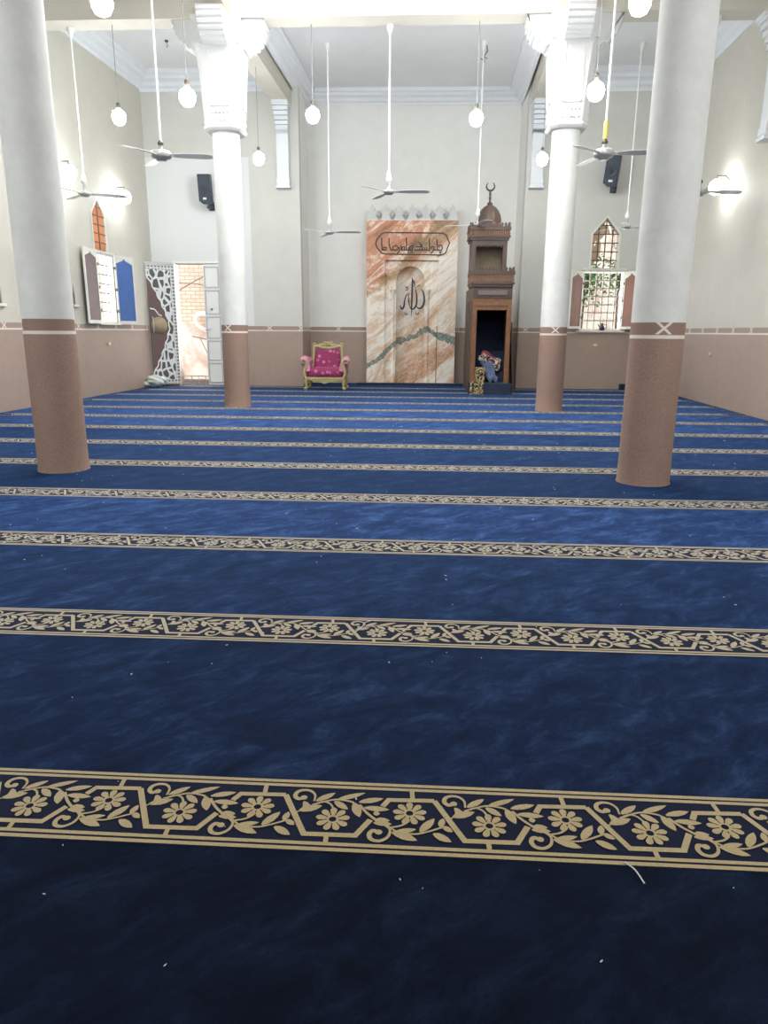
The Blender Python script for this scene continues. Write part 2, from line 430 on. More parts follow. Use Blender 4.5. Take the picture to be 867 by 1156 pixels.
    def build(s, name, mats, parent=None, loc=(0, 0, 0), rz=0, rot=None):
        me = bpy.data.meshes.new(name); me.from_pydata(s.v, [], s.f)
        if not isinstance(mats, (list, tuple)): mats = [mats]
        for m in mats: me.materials.append(M[m] if isinstance(m, str) else m)
        me.polygons.foreach_set('material_index', s.m); me.polygons.foreach_set('use_smooth', s.sm)
        me.update()
        o = bpy.data.objects.new(name, me); COL.objects.link(o)
        o.location = loc; o.rotation_euler = rot if rot else (0, 0, rz)
        if parent: o.parent = parent
        return o
def tag(o, label=None, cat=None, group=None, kind=None):
    if label: o['label'] = label
    if cat: o['category'] = cat
    if group: o['group'] = group
    if kind: o['kind'] = kind
    return o
def empty(name, loc=(0, 0, 0), rz=0, label=None, cat=None, group=None, kind=None):
    o = bpy.data.objects.new(name, None); COL.objects.link(o); o.location = loc; o.rotation_euler = (0, 0, rz)
    o.empty_display_size = .2
    return tag(o, label, cat, group, kind)
def dup(root, loc, rz=None, label=None, group=None):
    def cp(o, par):
        c = o.copy(); COL.objects.link(c)
        if par: c.parent = par
        for ch in list(o.children): cp(ch, c)
        return c
    r = cp(root, None); r.location = loc
    if rz is not None: r.rotation_euler = (0, 0, rz)
    if label: r['label'] = label
    if group: r['group'] = group
    return r
def crom(pts, n=6):
    """catmull rom"""
    P = [Vector(p) for p in pts]; P = [P[0]*2-P[1]]+P+[P[-1]*2-P[-2]]; out = []
    for i in range(1, len(P)-2):
        for k in range(n):
            t = k/n; a, b, c, d = P[i-1:i+3]
            out.append(.5*((2*b)+(c-a)*t+(2*a-5*b+4*c-d)*t*t+(3*b-a-3*c+d)*t**3))
    out.append(P[-2]); return out
def ribbon(pts, w):
    """2D ribbon polygons: returns verts (x,y), quads. w number or list"""
    n = len(pts); P = [Vector((p[0], p[1])) for p in pts]; ws = w if isinstance(w, (list, tuple)) else [w]*n
    L = []; R = []
    for i in range(n):
        d1 = (P[i]-P[i-1]).normalized() if i > 0 else None; d2 = (P[i+1]-P[i]).normalized() if i < n-1 else None
        if d1 is None: d1 = d2
        if d2 is None: d2 = d1
        t = (d1+d2)
        t = t.normalized() if t.length > 1e-6 else d1
        k = 1/max(.45, t.dot(d1)); nn = Vector((-t.y, t.x))*ws[i]/2*k
        L.append(P[i]+nn); R.append(P[i]-nn)
    vs = [(p.x, p.y) for p in L]+[(p.x, p.y) for p in R]
    return vs, [(n+i, n+i+1, i+1, i) for i in range(n-1)]

# ------------------------------------------------------------------ frames of the building
TB = .0436; YB = 19.905
def bwp(u, v, z=0): return (u*math.cos(TB)-v*math.sin(TB), YB+u*math.sin(TB)+v*math.cos(TB), z)
LA = Vector((-8.1123, 12.4352)); LB_ = Vector((-7.9173, 19.5472)); LT = (LB_-LA).normalized(); LN = Vector((-LT.y, LT.x)); LR = math.atan2(LT.y, LT.x)
def lwp(s, d, z=0): p = LA+LT*s+LN*d; return (p.x, p.y, z)   # d>0 outside
XR = 5.78; RR = -PI/2
CL = [(-4.153, 7.385), (2.098, 7.43)]; CB = [(-4.153, 14.2), (2.098, 14.36)]
TC = .028          # transverse direction of the column rows
ZC = 7.8

# ------------------------------------------------------------------ walls with openings
def wall_panel(name, x0, x1, z1, holes, mat, loc, rz, th=.3):
    """local x along the wall, y outward 0..th; holes (x0,x1,z0,z1, apex or None)"""
    m = MB(); xs = sorted({x0, x1}|{h[0] for h in holes}|{h[1] for h in holes}); zs = sorted({0, z1}|{h[2] for h in holes}|{h[3] for h in holes})
    for i in range(len(xs)-1):
        j0 = None
        for j in range(len(zs)-1):
            cx = (xs[i]+xs[i+1])/2; cz = (zs[j]+zs[j+1])/2
            inside = any(h[0] < cx < h[1] and h[2] < cz < h[3] for h in holes)
            if not inside and j0 is None: j0 = j
            if (inside or j == len(zs)-2) and j0 is not None:
                top = zs[j] if inside else zs[j+1]
                m.box(xs[i], xs[i+1], 0, th, zs[j0], top); j0 = None
    for h in holes:
        if h[4] is not None:
            cx = (h[0]+h[1])/2; zs_ = h[4]
            m.prism([(h[0], zs_), (cx, h[3]), (h[0], h[3])], 0, th); m.prism([(h[1], zs_), (h[1], h[3]), (cx, h[3])], 0, th)
    o = m.build(name, mat, None, loc, rz); tag(o, kind='structure'); return o

DOOR = (-7.33, -6.10, 0, 3.235)
RW_LOW = (3.60, 4.72, 1.56, 3.10); RW_UP = (3.77, 4.50, 3.13, 4.43)
# back wall of the two side bays (local frame at u,v=0)
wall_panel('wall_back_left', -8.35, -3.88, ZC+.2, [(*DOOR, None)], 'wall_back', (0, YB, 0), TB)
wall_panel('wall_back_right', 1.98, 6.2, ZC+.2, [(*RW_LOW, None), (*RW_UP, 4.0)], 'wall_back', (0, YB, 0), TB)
# alcove returns and its back wall
for nm, u0, u1 in (('wall_alcove_left', -4.15, -3.88), ('wall_alcove_right', 1.98, 2.25)):
    o = MB().box(u0, u1, .3, 1.51, 0, ZC+.2).build(nm, 'wall_bay', None, (0, YB, 0), TB); tag(o, kind='structure')
wall_panel('wall_alcove_back', -4.15, 2.25, ZC+.2, [], 'wall_bay', bwp(0, 1.51), TB)
LWH = [(4.00, 4.86, 1.65, 3.21, None), (4.04, 4.66, 3.25, 4.40, 4.06), (2.93, 3.02, 2.02, 2.47, 2.2), (.28, .46, 1.95, 2.36, 2.2)]
wall_panel('wall_left', -17, 7.6, ZC+.2, LWH, 'wall', (LA.x, LA.y, 0), LR)
wall_panel('wall_right', -20.4, 5.5, ZC+.2, [], 'wall', (XR, 0, 0), RR)
wall_panel('wall_front', -6.2, 9, ZC+.2, [], 'wall', (0, -4.3, 0), PI)
tag(MB().box(-9, 6.4, -4.6, 22.2, -.2, -.013).build('floor', 'plinth'), kind='structure')

# ceiling with the raised lantern opening over the middle bay
LX0, LX1, LY0, LY1 = -3.4, 1.4, 9.6, 13.6
cm = MB()
cm.box(-9, LX0, -4.6, 22, ZC, ZC+.2); cm.box(LX1, 6.4, -4.6, 22, ZC, ZC+.2)
cm.box(LX0, LX1, -4.6, LY0, ZC, ZC+.2); cm.box(LX0, LX1, LY1, 22, ZC, ZC+.2)
for a in ((LX0-.15, LX0, LY0, LY1), (LX1, LX1+.15, LY0, LY1), (LX0-.15, LX1+.15, LY0-.15, LY0), (LX0-.15, LX1+.15, LY1, LY1+.15)):
    cm.box(*a, ZC+.2, 9.6)
cm.box(LX0-.15, LX1+.15, LY0-.15, LY1+.15, 9.6, 9.75)
tag(cm.build('ceiling', 'ceiling'), kind='structure')

# beams
def structure(m, name, mat, loc=(0, 0, 0), rz=0): return tag(m.build(name, mat, None, loc, rz), kind='structure')
structure(MB().box(-8.3, 6.0, -.22, .23, 6.83, ZC), 'ceiling_beam', 'beam', (0, 14.27, 0), TC)
structure(MB().box(-8.6, 6.0, -.22, .23, 6.83, ZC), 'ceiling_beam', 'beam', (0, 7.42, 0), TC)
structure(MB().box(-8.8, 6.0, -.22, .23, 6.83, ZC), 'ceiling_beam', 'beam', (0, .6, 0), TC)
for (xa, ya, xb, yb) in ((-4.153, -4.2, -4.27, 21.2), (2.098, -4.2, 2.22, 21.5)):
    a = math.atan2(yb-ya, xb-xa); L = math.hypot(xb-xa, yb-ya)
    structure(MB().box(0, L, -.215, .215, 7.05, ZC), 'ceiling_beam', 'beam', (xa, ya, 0), a)

# cornices: sweep a stepped cove profile along straight runs
CP = [(0, 0), (.03, 0), (.05, .06), (.12, .10), (.16, .17), (.27, .22), (.30, .27), (.36, .30), (.36, .40), (0, .40)]
def cornice(name, a, b, inward, z0=7.42):
    a = Vector((a[0], a[1], 0)); b = Vector((b[0], b[1], 0)); nrm = Vector((*inward, 0)).normalized()
    vs = []; n = len(CP)
    for p in (a, b):
        for d, h in CP: q = p+nrm*d; vs.append((q.x, q.y, z0+h*(ZC-z0)/.40))
    fs = [(i, n+i, n+(i+1) % n, (i+1) % n) for i in range(n)]+[tuple(range(n)), tuple(reversed(range(n, 2*n)))]
    return tag(MB().add(vs, fs).build(name, 'plaster'), kind='structure')
nb = (math.sin(TB), -math.cos(TB))
cornice('trim_1', bwp(-8.2, 0), bwp(-4.45, 0), nb, 7.37)
cornice('trim_2', bwp(2.4, 0), bwp(6.0, 0), nb, 7.33)
cornice('trim_3', bwp(-3.88, 1.51), bwp(1.98, 1.51), nb, 7.46)
cornice('trim_4', lwp(2.1, 0), lwp(7.3, 0), (-LN.x, -LN.y), 7.42)
cornice('trim_5', lwp(-4.7, 0), lwp(1.6, 0), (-LN.x, -LN.y), 7.42)
cornice('trim_6', (XR, 14.66), (XR, 20.2), (-1, 0), 7.33)
cornice('trim_7', (XR, 7.8), (XR, 14.2), (-1, 0), 7.33)
cornice('trim_8', (-4.0, 14.4), bwp(-3.94, 1.5), (1, 0), 7.42)
cornice('trim_9', (1.93, 14.6), bwp(1.99, 1.5), (-1, 0), 7.42)
cornice('trim_10', (-4.36, 14.4), (-4.46, 19.7), (-1, 0), 7.42)
cornice('trim_11', (2.31, 14.6), (2.41, 20.0), (1, 0), 7.42)
cornice('trim_12', (-8.0, 14.27), (-4.4, 14.38), (0, 1), 7.42)
cornice('trim_13', (-3.94, 14.4), (1.9, 14.56), (0, 1), 7.42)
cornice('trim_14', (2.31, 14.57), (5.7, 14.66), (0, 1), 7.42)

# ------------------------------------------------------------------ columns
def bracket(m, ang, half=.22, steps=8):
    """stepped scalloped bracket reaching out along ang"""
    prof = []
    for k in range(steps):
        for q in (0, .35, .7, 1.0):
            t = (k+q)/steps*PI/2; bul = .028*math.sin(q*PI)
            prof.append((.33+.48*math.sin(t)+bul*math.sin(t), 6.36+.47*(1-math.cos(t))-bul*math.cos(t)-(.0 if q < 1 else -.012)))
    prof.append((.84, 6.835)); prof.append((.1, 6.835)); prof.append((.1, 6.30))
    ca, sa = math.cos(ang), math.sin(ang); n = len(prof)
    vs = [(r*ca-t*sa, r*sa+t*ca, z) for t in (-half, half) for r, z in prof]
    m.add(vs, [tuple(range(n)), tuple(reversed(range(n, 2*n)))]+[(i, n+i, n+(i+1) % n, (i+1) % n) for i in range(n)])
def capital_mesh(skip=()):
    m = MB()
    def oct_(h, c): return [(h, -h+c), (h, h-c), (h-c, h), (-h+c, h), (-h, h-c), (-h, -h+c), (-h+c, -h), (h-c, -h)]
    lv = [(.27, .10, 5.02), (.31, .11, 5.03), (.345, .12, 5.07), (.345, .12, 5.10), (.325, .12, 5.13), (.335, .12, 5.3), (.37, .12, 5.9), (.40, .11, 6.3), (.41, .10, 6.34), (.41, .10, 6.40)]
    vs = []
    for h, c, z in lv: vs += [(x, y, z) for x, y in oct_(h, c)]
    fs = [(j*8+i, j*8+(i+1) % 8, (j+1)*8+(i+1) % 8, (j+1)*8+i) for j in range(len(lv)-1) for i in range(8)]
    fs += [tuple(reversed(range(8))), tuple(range(len(vs)-8, len(vs)))]
    m.add(vs, fs)
    # raised side panels and leaf frieze near the bottom
    for a in (0, PI/2, PI, 3*PI/2):
        ca, sa = math.cos(a), math.sin(a)
        def P(r, t, z): return (r*ca-t*sa, r*sa+t*ca, z)
        for t0, t1, z0, z1 in ((-.17, -.15, 5.42, 6.3), (.15, .17, 5.42, 6.3), (-.17, .17, 5.42, 5.45)):
            r0 = .336+(z0-5.3)*.058; r1 = .336+(z1-5.3)*.058
            vs = [P(r0-.03, t0, z0), P(r0-.03, t1, z0), P(r1-.03, t1, z1), P(r1-.03, t0, z1), P(r0+.018, t0, z0), P(r0+.018, t1, z0), P(r1+.018, t1, z1), P(r1+.018, t0, z1)]
            m.add(vs, [(0, 3, 2, 1), (4, 5, 6, 7), (0, 1, 5, 4), (1, 2, 6, 5), (2, 3, 7, 6), (3, 0, 4, 7)])
        for zz in (5.2, 5.32):
            for k in range(5):
                t = -.14+.07*k; m.ball(P(.338, t, zz), .024, 8, 6, (1, 1, 1.3))
    for a in (0, PI/2, PI, 3*PI/2):
        if a not in skip: bracket(m, a)
    m.box(-.42, .42, -.42, .42, 6.40, 6.835)
    return m
col0 = empty('column', (*CB[0], 0), 0, 'round white back column with brown granite foot standing left of the purple armchair', 'column')
MB().lathe([(.27, 0), (.262, .03), (.258, .3), (.256, 1.5), (.25, 5.12)], 48).build('shaft', 'column', col0)
capital_mesh().build('capital', 'capital', col0)
# turn shafts so the painted cross faces as in the photograph
def place_col(o, xy, rz, label):
    o.location = (*xy, 0)
    for ch in o.children:
        if ch.name.startswith('shaft'): ch.rotation_euler = (0, 0, rz)
    o.rotation_euler = (0, 0, TC)
    o['label'] = label; o['group'] = 'round hall columns'
place_col(col0, CB[0], math.radians(-16), 'round white back column with brown granite foot standing left of the purple armchair')
c1 = dup(col0, (*CB[1], 0)); place_col(c1, CB[1], math.radians(-2), 'round white back column with brown foot standing right of the wooden pulpit')
c2 = dup(col0, (*CL[0], 0)); place_col(c2, CL[0], math.radians(-61), 'near column at the left edge of the view, white over a brown granite foot')
c3 = dup(col0, (*CL[1], 0)); place_col(c3, CL[1], math.radians(-4), 'near column at the right, its painted white cross facing the carpet')
COLS = [col0, c1, c2, c3]

# half capitals on the walls under the beam ends
def half_capital(m_, name, loc, rz, label=None):
    pass
def wall_capital():
    m = MB()
    m.box(-.15, .15, -.22, 0, 5.10, 6.5); m.box(-.18, .18, -.26, 0, 5.07, 5.13); m.box(-.165, .165, -.24, 0, 5.17, 5.30)
    for k in range(7):
        z = 6.35+.1*k; e = .012*k**1.35
        m.box(-.15-e*.35, .15+e*.35, -.22-e*1.8, 0, z, z+.085)
    m.box(-.2, .2, -.5, 0, 6.98, 7.06)
    m.box(-.145, .145, -.2, 0, 6.3, 7.0)
    return m
wc = wall_capital().build('wall_capital', 'plaster', None, bwp(-4.27, 0), TB)
tag(wc, 'white moulded half capital high on the back wall behind the left back column', 'capital', 'half capitals under the beam ends')
w2 = dup(wc, bwp(2.22, 0), TB, 'white moulded half capital high on the back wall behind the right back column')
for loc, rz, lab in ((lwp(1.75, 0), LR, 'white moulded half capital at the beam end on the left wall'), ((XR, 14.42, 0), RR, 'white moulded half capital at the beam end on the right wall')):
    o = dup(wc, loc, rz, lab); o.location.z = -.22

# ------------------------------------------------------------------ carpet and its woven borders
YS = [1.9446, 3.378, 4.862, 6.369, 7.922, 9.457, 10.962, 12.441, 13.894, 15.328, 16.749, 18.167, 19.45]
CA = math.atan(.0257)
carpet = MB().add([(-8.9, -4.25, 0), (5.76, -4.25, 0), (5.76, 19.9+.24, 0), (1.95, 19.98, 0), (1.85, 21.45, 0), (-3.95, 21.2, 0), (-3.87, 19.74, 0), (-7.93, 19.56, 0), (-8.1, 12.4, 0)], [(0, 1, 2, 3, 4, 5, 6, 7, 8)])
vs0 = carpet.v[:]; n = len(vs0)
carpet.add([(x, y, -.012) for x, y, z in vs0]+vs0, [tuple(reversed(range(n)))]+[(i, (i+1) % n, n+(i+1) % n, n+i) for i in range(n)])
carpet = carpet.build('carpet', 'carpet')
tag(carpet, 'deep navy blue wall to wall prayer carpet with gold patterned row borders', 'carpet')
MOT = {"S": {"frame1": [[-0.4839, 0.0972], [-0.3933, -0.0861], [-0.2345, -0.0839], [-0.1931, -0.0089]], "frame2": [[-0.1582, 0.058], [-0.14, 0.0924], [0.0096, 0.0972]], "stubB": [[-0.3226, -0.0851], [-0.3213, -0.1262]], "stubT": [[-0.0648, 0.1453], [-0.0612, 0.0956]], "stem1": [[-0.3097, 0.0127], [-0.3174, 0.0373], [-0.3304, 0.06], [-0.3538, 0.0688], [-0.3818, 0.0535]], "curl1": [[-0.3842, 0.0689], [-0.3856, 0.1005], [-0.4026, 0.121], [-0.4274, 0.1248], [-0.4475, 0.1126], [-0.4505, 0.0908], [-0.4366, 0.078], [-0.4208, 0.0854]], "stemA": [[-0.388, 0.05], [-0.3504, 0.069], [-0.3116, 0.0821], [-0.2704, 0.0764], [-0.2528, 0.0693]], "stemC": [[-0.2338, 0.0602], [-0.2052, 0.0197], [-0.1666, -0.0188]], "curl2": [[-0.1498, -0.03], [-0.1295, -0.0522], [-0.1341, -0.0845], [-0.1579, -0.104], [-0.1831, -0.0994], [-0.1922, -0.0793], [-0.1829, -0.0603], [-0.1635, -0.0655]], "stemD": [[-0.1434, -0.0296], [-0.1038, -0.0616], [-0.0533, -0.0674], [-0.0156, -0.0558], [0.0353, -0.0301]], "stem2": [[-0.1299, -0.0429], [-0.0985, -0.0333], [-0.0766, -0.0157], [-0.0705, -0.0008]], "stub0": [[-0.4231, 0.0202], [-0.4348, 0.0114]]}, "L": {"a": [[-0.3778, 0.0714], [-0.3194, 0.1178]], "b": [[-0.3101, 0.0811], [-0.2191, 0.1245]], "c": [[-0.3173, 0.0733], [-0.2693, 0.0354]], "d": [[-0.2528, 0.0693], [-0.2284, 0.0004]], "e": [[-0.2364, 0.0735], [-0.1572, 0.0976]], "f": [[-0.2173, 0.047], [-0.1355, 0.0423]], "g": [[-0.1856, 0.021], [-0.1647, 0.0223]], "h": [[-0.1226, -0.0628], [-0.0435, -0.0947]], "i": [[-0.1132, -0.0622], [-0.0473, -0.0449]], "j": [[-0.0358, -0.0571], [0.0091, 0.0093]], "k": [[0.0277, -0.0306], [0.0363, 0.0111]], "l": [[0.0341, -0.0274], [0.0651, -0.0505]], "m": [[0.0045, -0.0618], [0.0597, -0.0959]], "t1": [[-0.4264, 0.02], [-0.3545, 0.0501]], "t2": [[-0.4175, 0.046], [-0.378, 0.0282]], "t3": [[-0.4177, 0.0666], [-0.3895, 0.0174]], "u1": [[-0.1824, -0.0227], [-0.1244, -0.0255]], "u2": [[-0.177, -0.0079], [-0.1316, -0.0097]], "u3": [[-0.1647, 0.0027], [-0.1562, -0.0305]]}, "F": [[-0.3128, -0.0139], [-0.0698, 0.0286]]}
PER = .4935; CO = .0116
SW = {'frame1': .019, 'frame2': .019, 'stubB': .015, 'stubT': .015, 'stem1': .006, 'stemA': .0065, 'stemC': .008, 'stemD': .006, 'stem2': .006, 'stub0': .006}
LWD = {'a': .019, 'b': .018, 'c': .02, 'd': .024, 'e': .02, 'f': .02, 'g': .017, 'h': .024, 'i': .017, 'j': .022, 'k': .017, 'l': .017, 'm': .022, 't1': .024, 't2': .022, 't3': .018, 'u1': .018, 'u2': .018, 'u3': .02}
z1_ = .0024
def motif():
    vs = []; fs = []
    cnt = [0]
    def put(v, f):
        cnt[0] += 1; z = z1_+.00012*(cnt[0] % 14)
        o = len(vs); vs.extend((a, b, z) for a, b in v)
        for q in f:
            q = tuple(i+o for i in q); ar = sum(vs[q[i]][0]*vs[q[(i+1) % len(q)]][1]-vs[q[(i+1) % len(q)]][0]*vs[q[i]][1] for i in range(len(q)))
            fs.append(q if ar > 0 else tuple(reversed(q)))
    for k, p in MOT['S'].items():
        p = [(a, b-CO) for a, b in p]
        if k.startswith('curl'):
            q = [(v.x, v.y) for v in crom([Vector((*a, 0)) for a in p], 4)]; m_ = len(q)
            put(*ribbon(q, [.006+.009*min(1, (i/m_)*1.6) for i in range(m_)]))
            e = q[-1]; put([(e[0]+.012*math.cos(t*PI/4), e[1]+.012*math.sin(t*PI/4)) for t in range(8)], [tuple(range(8))])
        elif k.startswith('frame') or k.startswith('stub'): put(*ribbon(p, SW[k]))
        else: put(*ribbon([(v.x, v.y) for v in crom([Vector((*a, 0)) for a in p], 4)], SW[k]*1.2))
    for k, (a, b) in MOT['L'].items():
        a = Vector((a[0], a[1]-CO)); b = Vector((b[0], b[1]-CO)); d = b-a; nn = Vector((-d.y, d.x)).normalized(); w = LWD[k]*1.3
        q = []
        for t, h in ((0, .12), (.2, .42), (.45, .5), (.7, .4), (.88, .2), (1, 0)): q.append((a+d*t+nn*h*w))
        for t, h in ((.88, -.22), (.7, -.42), (.45, -.5), (.2, -.36), (0, -.12)): q.append((a+d*t+nn*h*w))
        q = [(v.x, v.y) for v in q]; put(list(reversed(q)), [tuple(range(len(q)))])
    for cx, cy in MOT['F']:
        cy -= CO
        for i in range(9):
            a = 2*PI*i/9+.2; d = Vector((math.cos(a), math.sin(a))); e = Vector((-d.y, d.x)); c = Vector((cx, cy))
            q = [c+d*r+e*h for r, h in ((.017, -.004), (.03, -.009), (.043, -.0115), (.052, -.007), (.055, 0), (.052, .007), (.043, .0115), (.03, .009), (.017, .004))]
            put([(v.x, v.y) for v in q], [tuple(range(9))])
        put([(cx+r*math.cos(t*PI/6), cy+r*math.sin(t*PI/6)) for r in (.012, .02) for t in range(12)], [(t, 12+t, 12+(t+1) % 12, (t+1) % 12) for t in range(12)])
    return vs, fs
MV, MF = motif()
phase = [-.0648, -.0573, .08, -.21, .13, -.05, .19, .02, -.15, .1, 0, .2, .05]
for n_, (y, ph) in enumerate(zip(YS, phase)):
    m = MB(); x0, x1 = (-8.0, 5.74)
    if n_ == 12: x0, x1 = -7.7, 5.6
    z0 = .0008; z1 = .0022
    m.add([(x0, -.172, z0), (x1, -.172, z0), (x1, .172, z0), (x0, .172, z0)], [(0, 1, 2, 3)], 1)
    for a, b in ((-.1675, -.1525), (-.1440, -.1297), (.1304, .1450), (.1525, .1675)):
        m.add([(x0, a, z1), (x1, a, z1), (x1, b, z1), (x0, b, z1)], [(0, 1, 2, 3)], 0)
    k0 = int(math.ceil((x0+.49-ph)/PER)); k1 = int(math.floor((x1-.08-ph)/PER))
    for k in range(k0, k1+1):
        sh = ph+.0648+k*PER
        m.add([(a+sh, b, z) for a, b, z in MV], MF, 0)
    m.build('row_border', ['gold_yarn', 'dark_yarn'], carpet, (0, y, 0), CA)

# lint, crumbs, straws
lm = MB()
R = random.Random(3)
for i in range(520):
    x = R.uniform(-7.5, 5.3); y = .7+(R.random()**1.5)*17; s_ = R.uniform(.002, .0065)*(.7+y*.10); a = R.uniform(0, PI)
    dx, dy = math.cos(a)*s_*R.uniform(1, 2.0), math.sin(a)*s_*R.uniform(1, 2.0)
    lm.add([(x-dx, y-dy, .002), (x+dy*.4, y-dx*.4, .001), (x+dx, y+dy, .002), (x-dy*.4, y+dx*.4, .001), (x, y, .002+s_*.5)], [(0, 1, 4), (1, 2, 4), (2, 3, 4), (3, 0, 4), (3, 2, 1, 0)])
tag(lm.build('lint', 'lint'), 'tiny white lint and crumbs scattered over the navy carpet', 'lint', kind='stuff')
def straw(pts, label):
    o = MB().tube(crom(pts, 5), .0022, 5).build('straw', 'lint'); tag(o, label, 'straw')
straw([(-.42, 3.33, .005), (-.385, 3.4, .012), (-.38, 3.46, .006), (-.345, 3.5, .005)], 'thin pale straw lying across the second gold border from the front')
straw([(.565, 1.80, .005), (.585, 1.765, .01), (.60, 1.72, .005)], 'thin pale straw at the near edge of the closest gold border')

# ------------------------------------------------------------------ fans
fan = empty('ceiling_fan', (0, 0, 4.0), 0)
def make_fan(rod=3.0, style=0):
    t = empty('ceiling_fan', (0, 0, 0))
    MB().lathe([(.016, .17), (.016, rod)], 10).build('down_rod', 'white_metal', t)
    MB().lathe([(.02, rod-.16), (.06, rod-.05), (.065, rod)], 20).build('canopy', 'white_metal', t)
    if style == 0:
        MB().lathe([(.04, -.085), (.075, -.08), (.08, -.055), (.135, -.045), (.15, -.02), (.15, .03), (.13, .055), (.03, .065), (.028, .14), (.02, .16)], 28).build('motor', 'grey_metal', t)
    else:
        MB().lathe([(.03, -.055), (.07, -.05), (.13, 0), (.07, .03), (.03, .045), (.022, .10), (.03, .12), (.02, .2)], 28).build('motor', 'grey_metal', t)
    MB().lathe([(.018, .17), (.05, .19), (.055, .23), (.03, .33), (.018, .36)] if style else [(.02, .13), (.045, .14), (.045, .17), (.02, .20)], 18).build('coupling_cup', 'white_metal' if style else 'hook', t)
    for k in range(3):
        m = MB(); a = 2*PI*k/3
        n = 10; vs = []
        for i in range(n+1):
            s_ = i/n; r = .11+.66*s_; w = .038+.05*min(1, s_*2.4)-(.035*max(0, (s_-.85)/.15)**2); tw = .17
            for q in (-1, 1):
                vs.append((r, q*w, -q*w*tw-.012*s_)); 
            for q in (-1, 1):
                vs.append((r, q*w, -q*w*tw-.012*s_-.006))
        fs = []
        for i in range(n):
            o = i*4; p = o+4; fs += [(o, o+1, p+1, p), (o+2, p+2, p+3, o+3), (o, p, p+2, o+2), (o+1, o+3, p+3, p+1)]
        fs += [(0, 2, 3, 1), (n*4, n*4+1, n*4+3, n*4+2)]
        m.add(vs, fs, 0, False); m.box(.05, .2, -.02, .02, -.012, 0)
        m.build('blade', 'white_metal', t, rz=a)
    return t
bpy.data.objects.remove(fan)
FG = 'white three blade ceiling fans'
fans = [  # x, y, hub z, top z, turn, style, label
 ((-6.98, 14.2, 4.03), 6.83, 20, 1, 'white ceiling fan on a long rod left of the wall lamps above the left window'),
 ((-4.33, 11.35, 4.05), 7.05, 6, 0, 'white ceiling fan between the left near column and the left back column'),
 ((-1.126, 14.42, 4.06), 6.83, -4, 1, 'white ceiling fan hanging from the cross beam, directly above the marble niche panel'),
 ((-2.82, 17.96, 3.80), ZC, -8, 1, 'white ceiling fan hanging above and behind the purple armchair'),
 ((.70, 18.05, 3.97), ZC, 170, 1, 'white ceiling fan just left of the dome of the wooden pulpit'),
 ((2.29, 11.75, 4.08), 7.05, -12, 0, 'white ceiling fan with yellow taped rod in front of the right loudspeaker'),
 ((4.23, 18.36, 3.94), ZC, 15, 1, 'white ceiling fan beside the pointed upper window at the right'),
 ((4.57, 14.42, 4.02), 6.83, 5, 0, 'white ceiling fan half hidden behind the right near column'),
]
for i, (loc, top, rot, style, lab) in enumerate(fans):
    t = make_fan(top-loc[2]+.0, style); t.location = loc; t.rotation_euler = (0, 0, math.radians(rot)); tag(t, lab, 'fan', FG)
    if i == 5: tag(MB().lathe([(.03, .2), (.034, .22), (.034, .42), (.03, .44)], 14).build('tape_wrap', 'tape', t), 'yellow tape wrapped on the rod')

# unused hooks on the ceiling
def hook_obj(loc, lab):
    m = MB(); m.lathe([(.035, -.03), (.045, 0)], 14); m.tube([(0, 0, -.02), (0, 0, -.07), (.03, 0, -.10), (0, 0, -.14), (-.025, 0, -.11)], .007, 6)
    return tag(m.build('ceiling_hook', 'hook', None, loc), lab, 'hook', 'hooks in the ceiling')
hook_obj((-6.41, 17.56, ZC), 'small empty metal hook in the ceiling of the left back bay')
hk = MB().tube([(0, 0, 0), (.02, 0, -.12), (-.06, 0, -.22), (-.04, 0, -.34), (-.12, 0, -.26)], .012, 6); hk.tube([(-.06, 0, -.22), (.02, .0, -.27)], .008, 6)
tag(hk.build('ceiling_wire', 'hook', None, (.78, 18.3, ZC)), 'twisted dark wire hanging from the ceiling beside the rod left of the dome', 'wire')

# ------------------------------------------------------------------ bulbs
def make_bulb(drop):
    t = empty('hanging_bulb', (0, 0, 0))
    MB().lathe([(.035, -.15), (.085, -.125), (.12, -.055), (.125, .0), (.105, .06), (.055, .10), (.032, .12)], 24).build('bulb_glass', 'bulb', t)
    MB().lathe([(.033, .115), (.036, .13), (.036, .2), (.02, .225)], 16).build('socket', 'hook', t)
    MB().tube([(0, 0, .2), (0, 0, drop)], .006, 6).build('cord', 'wire', t)
    return t
BG = 'lit bulbs hanging on cords'
bulbs = [((-4.25, 17.0, 5.24), 7.05, 'lit bulb on a cord between the left back column and its wall capital'),
 ((-2.534, 14.3, 5.37), 6.83, 'lit bulb on a cord above and left of the marble panel'),
 ((.469, 14.36, 5.29), 6.83, 'lit bulb on a cord above the crescent of the wooden pulpit'),
 ((-4.02, 11.77, 4.97), 7.05, 'lit bulb hanging just left of the left back capital'),
 ((-6.141, 14.1, 5.34), 6.83, 'lit bulb on a cord high in front of the left wall near the room corner'),
 ((2.03, 17.2, 5.2), 7.05, 'lit bulb half hidden behind the shaft of the right back column'),
 ((2.13, 11.9, 4.98), 7.05, 'lit bulb hanging at the right edge of the right back capital'),
 ((-4.13, 9.25, 5.24), 7.05, 'lit bulb at the top edge of the view near the left column'),
 ((2.16, 9.65, 5.24), 7.05, 'lit bulb at the top edge of the view near the right column')]
for loc, top, lab in bulbs:
    t = make_bulb(top-loc[2]); t.location = loc; tag(t, lab, 'light bulb', BG)
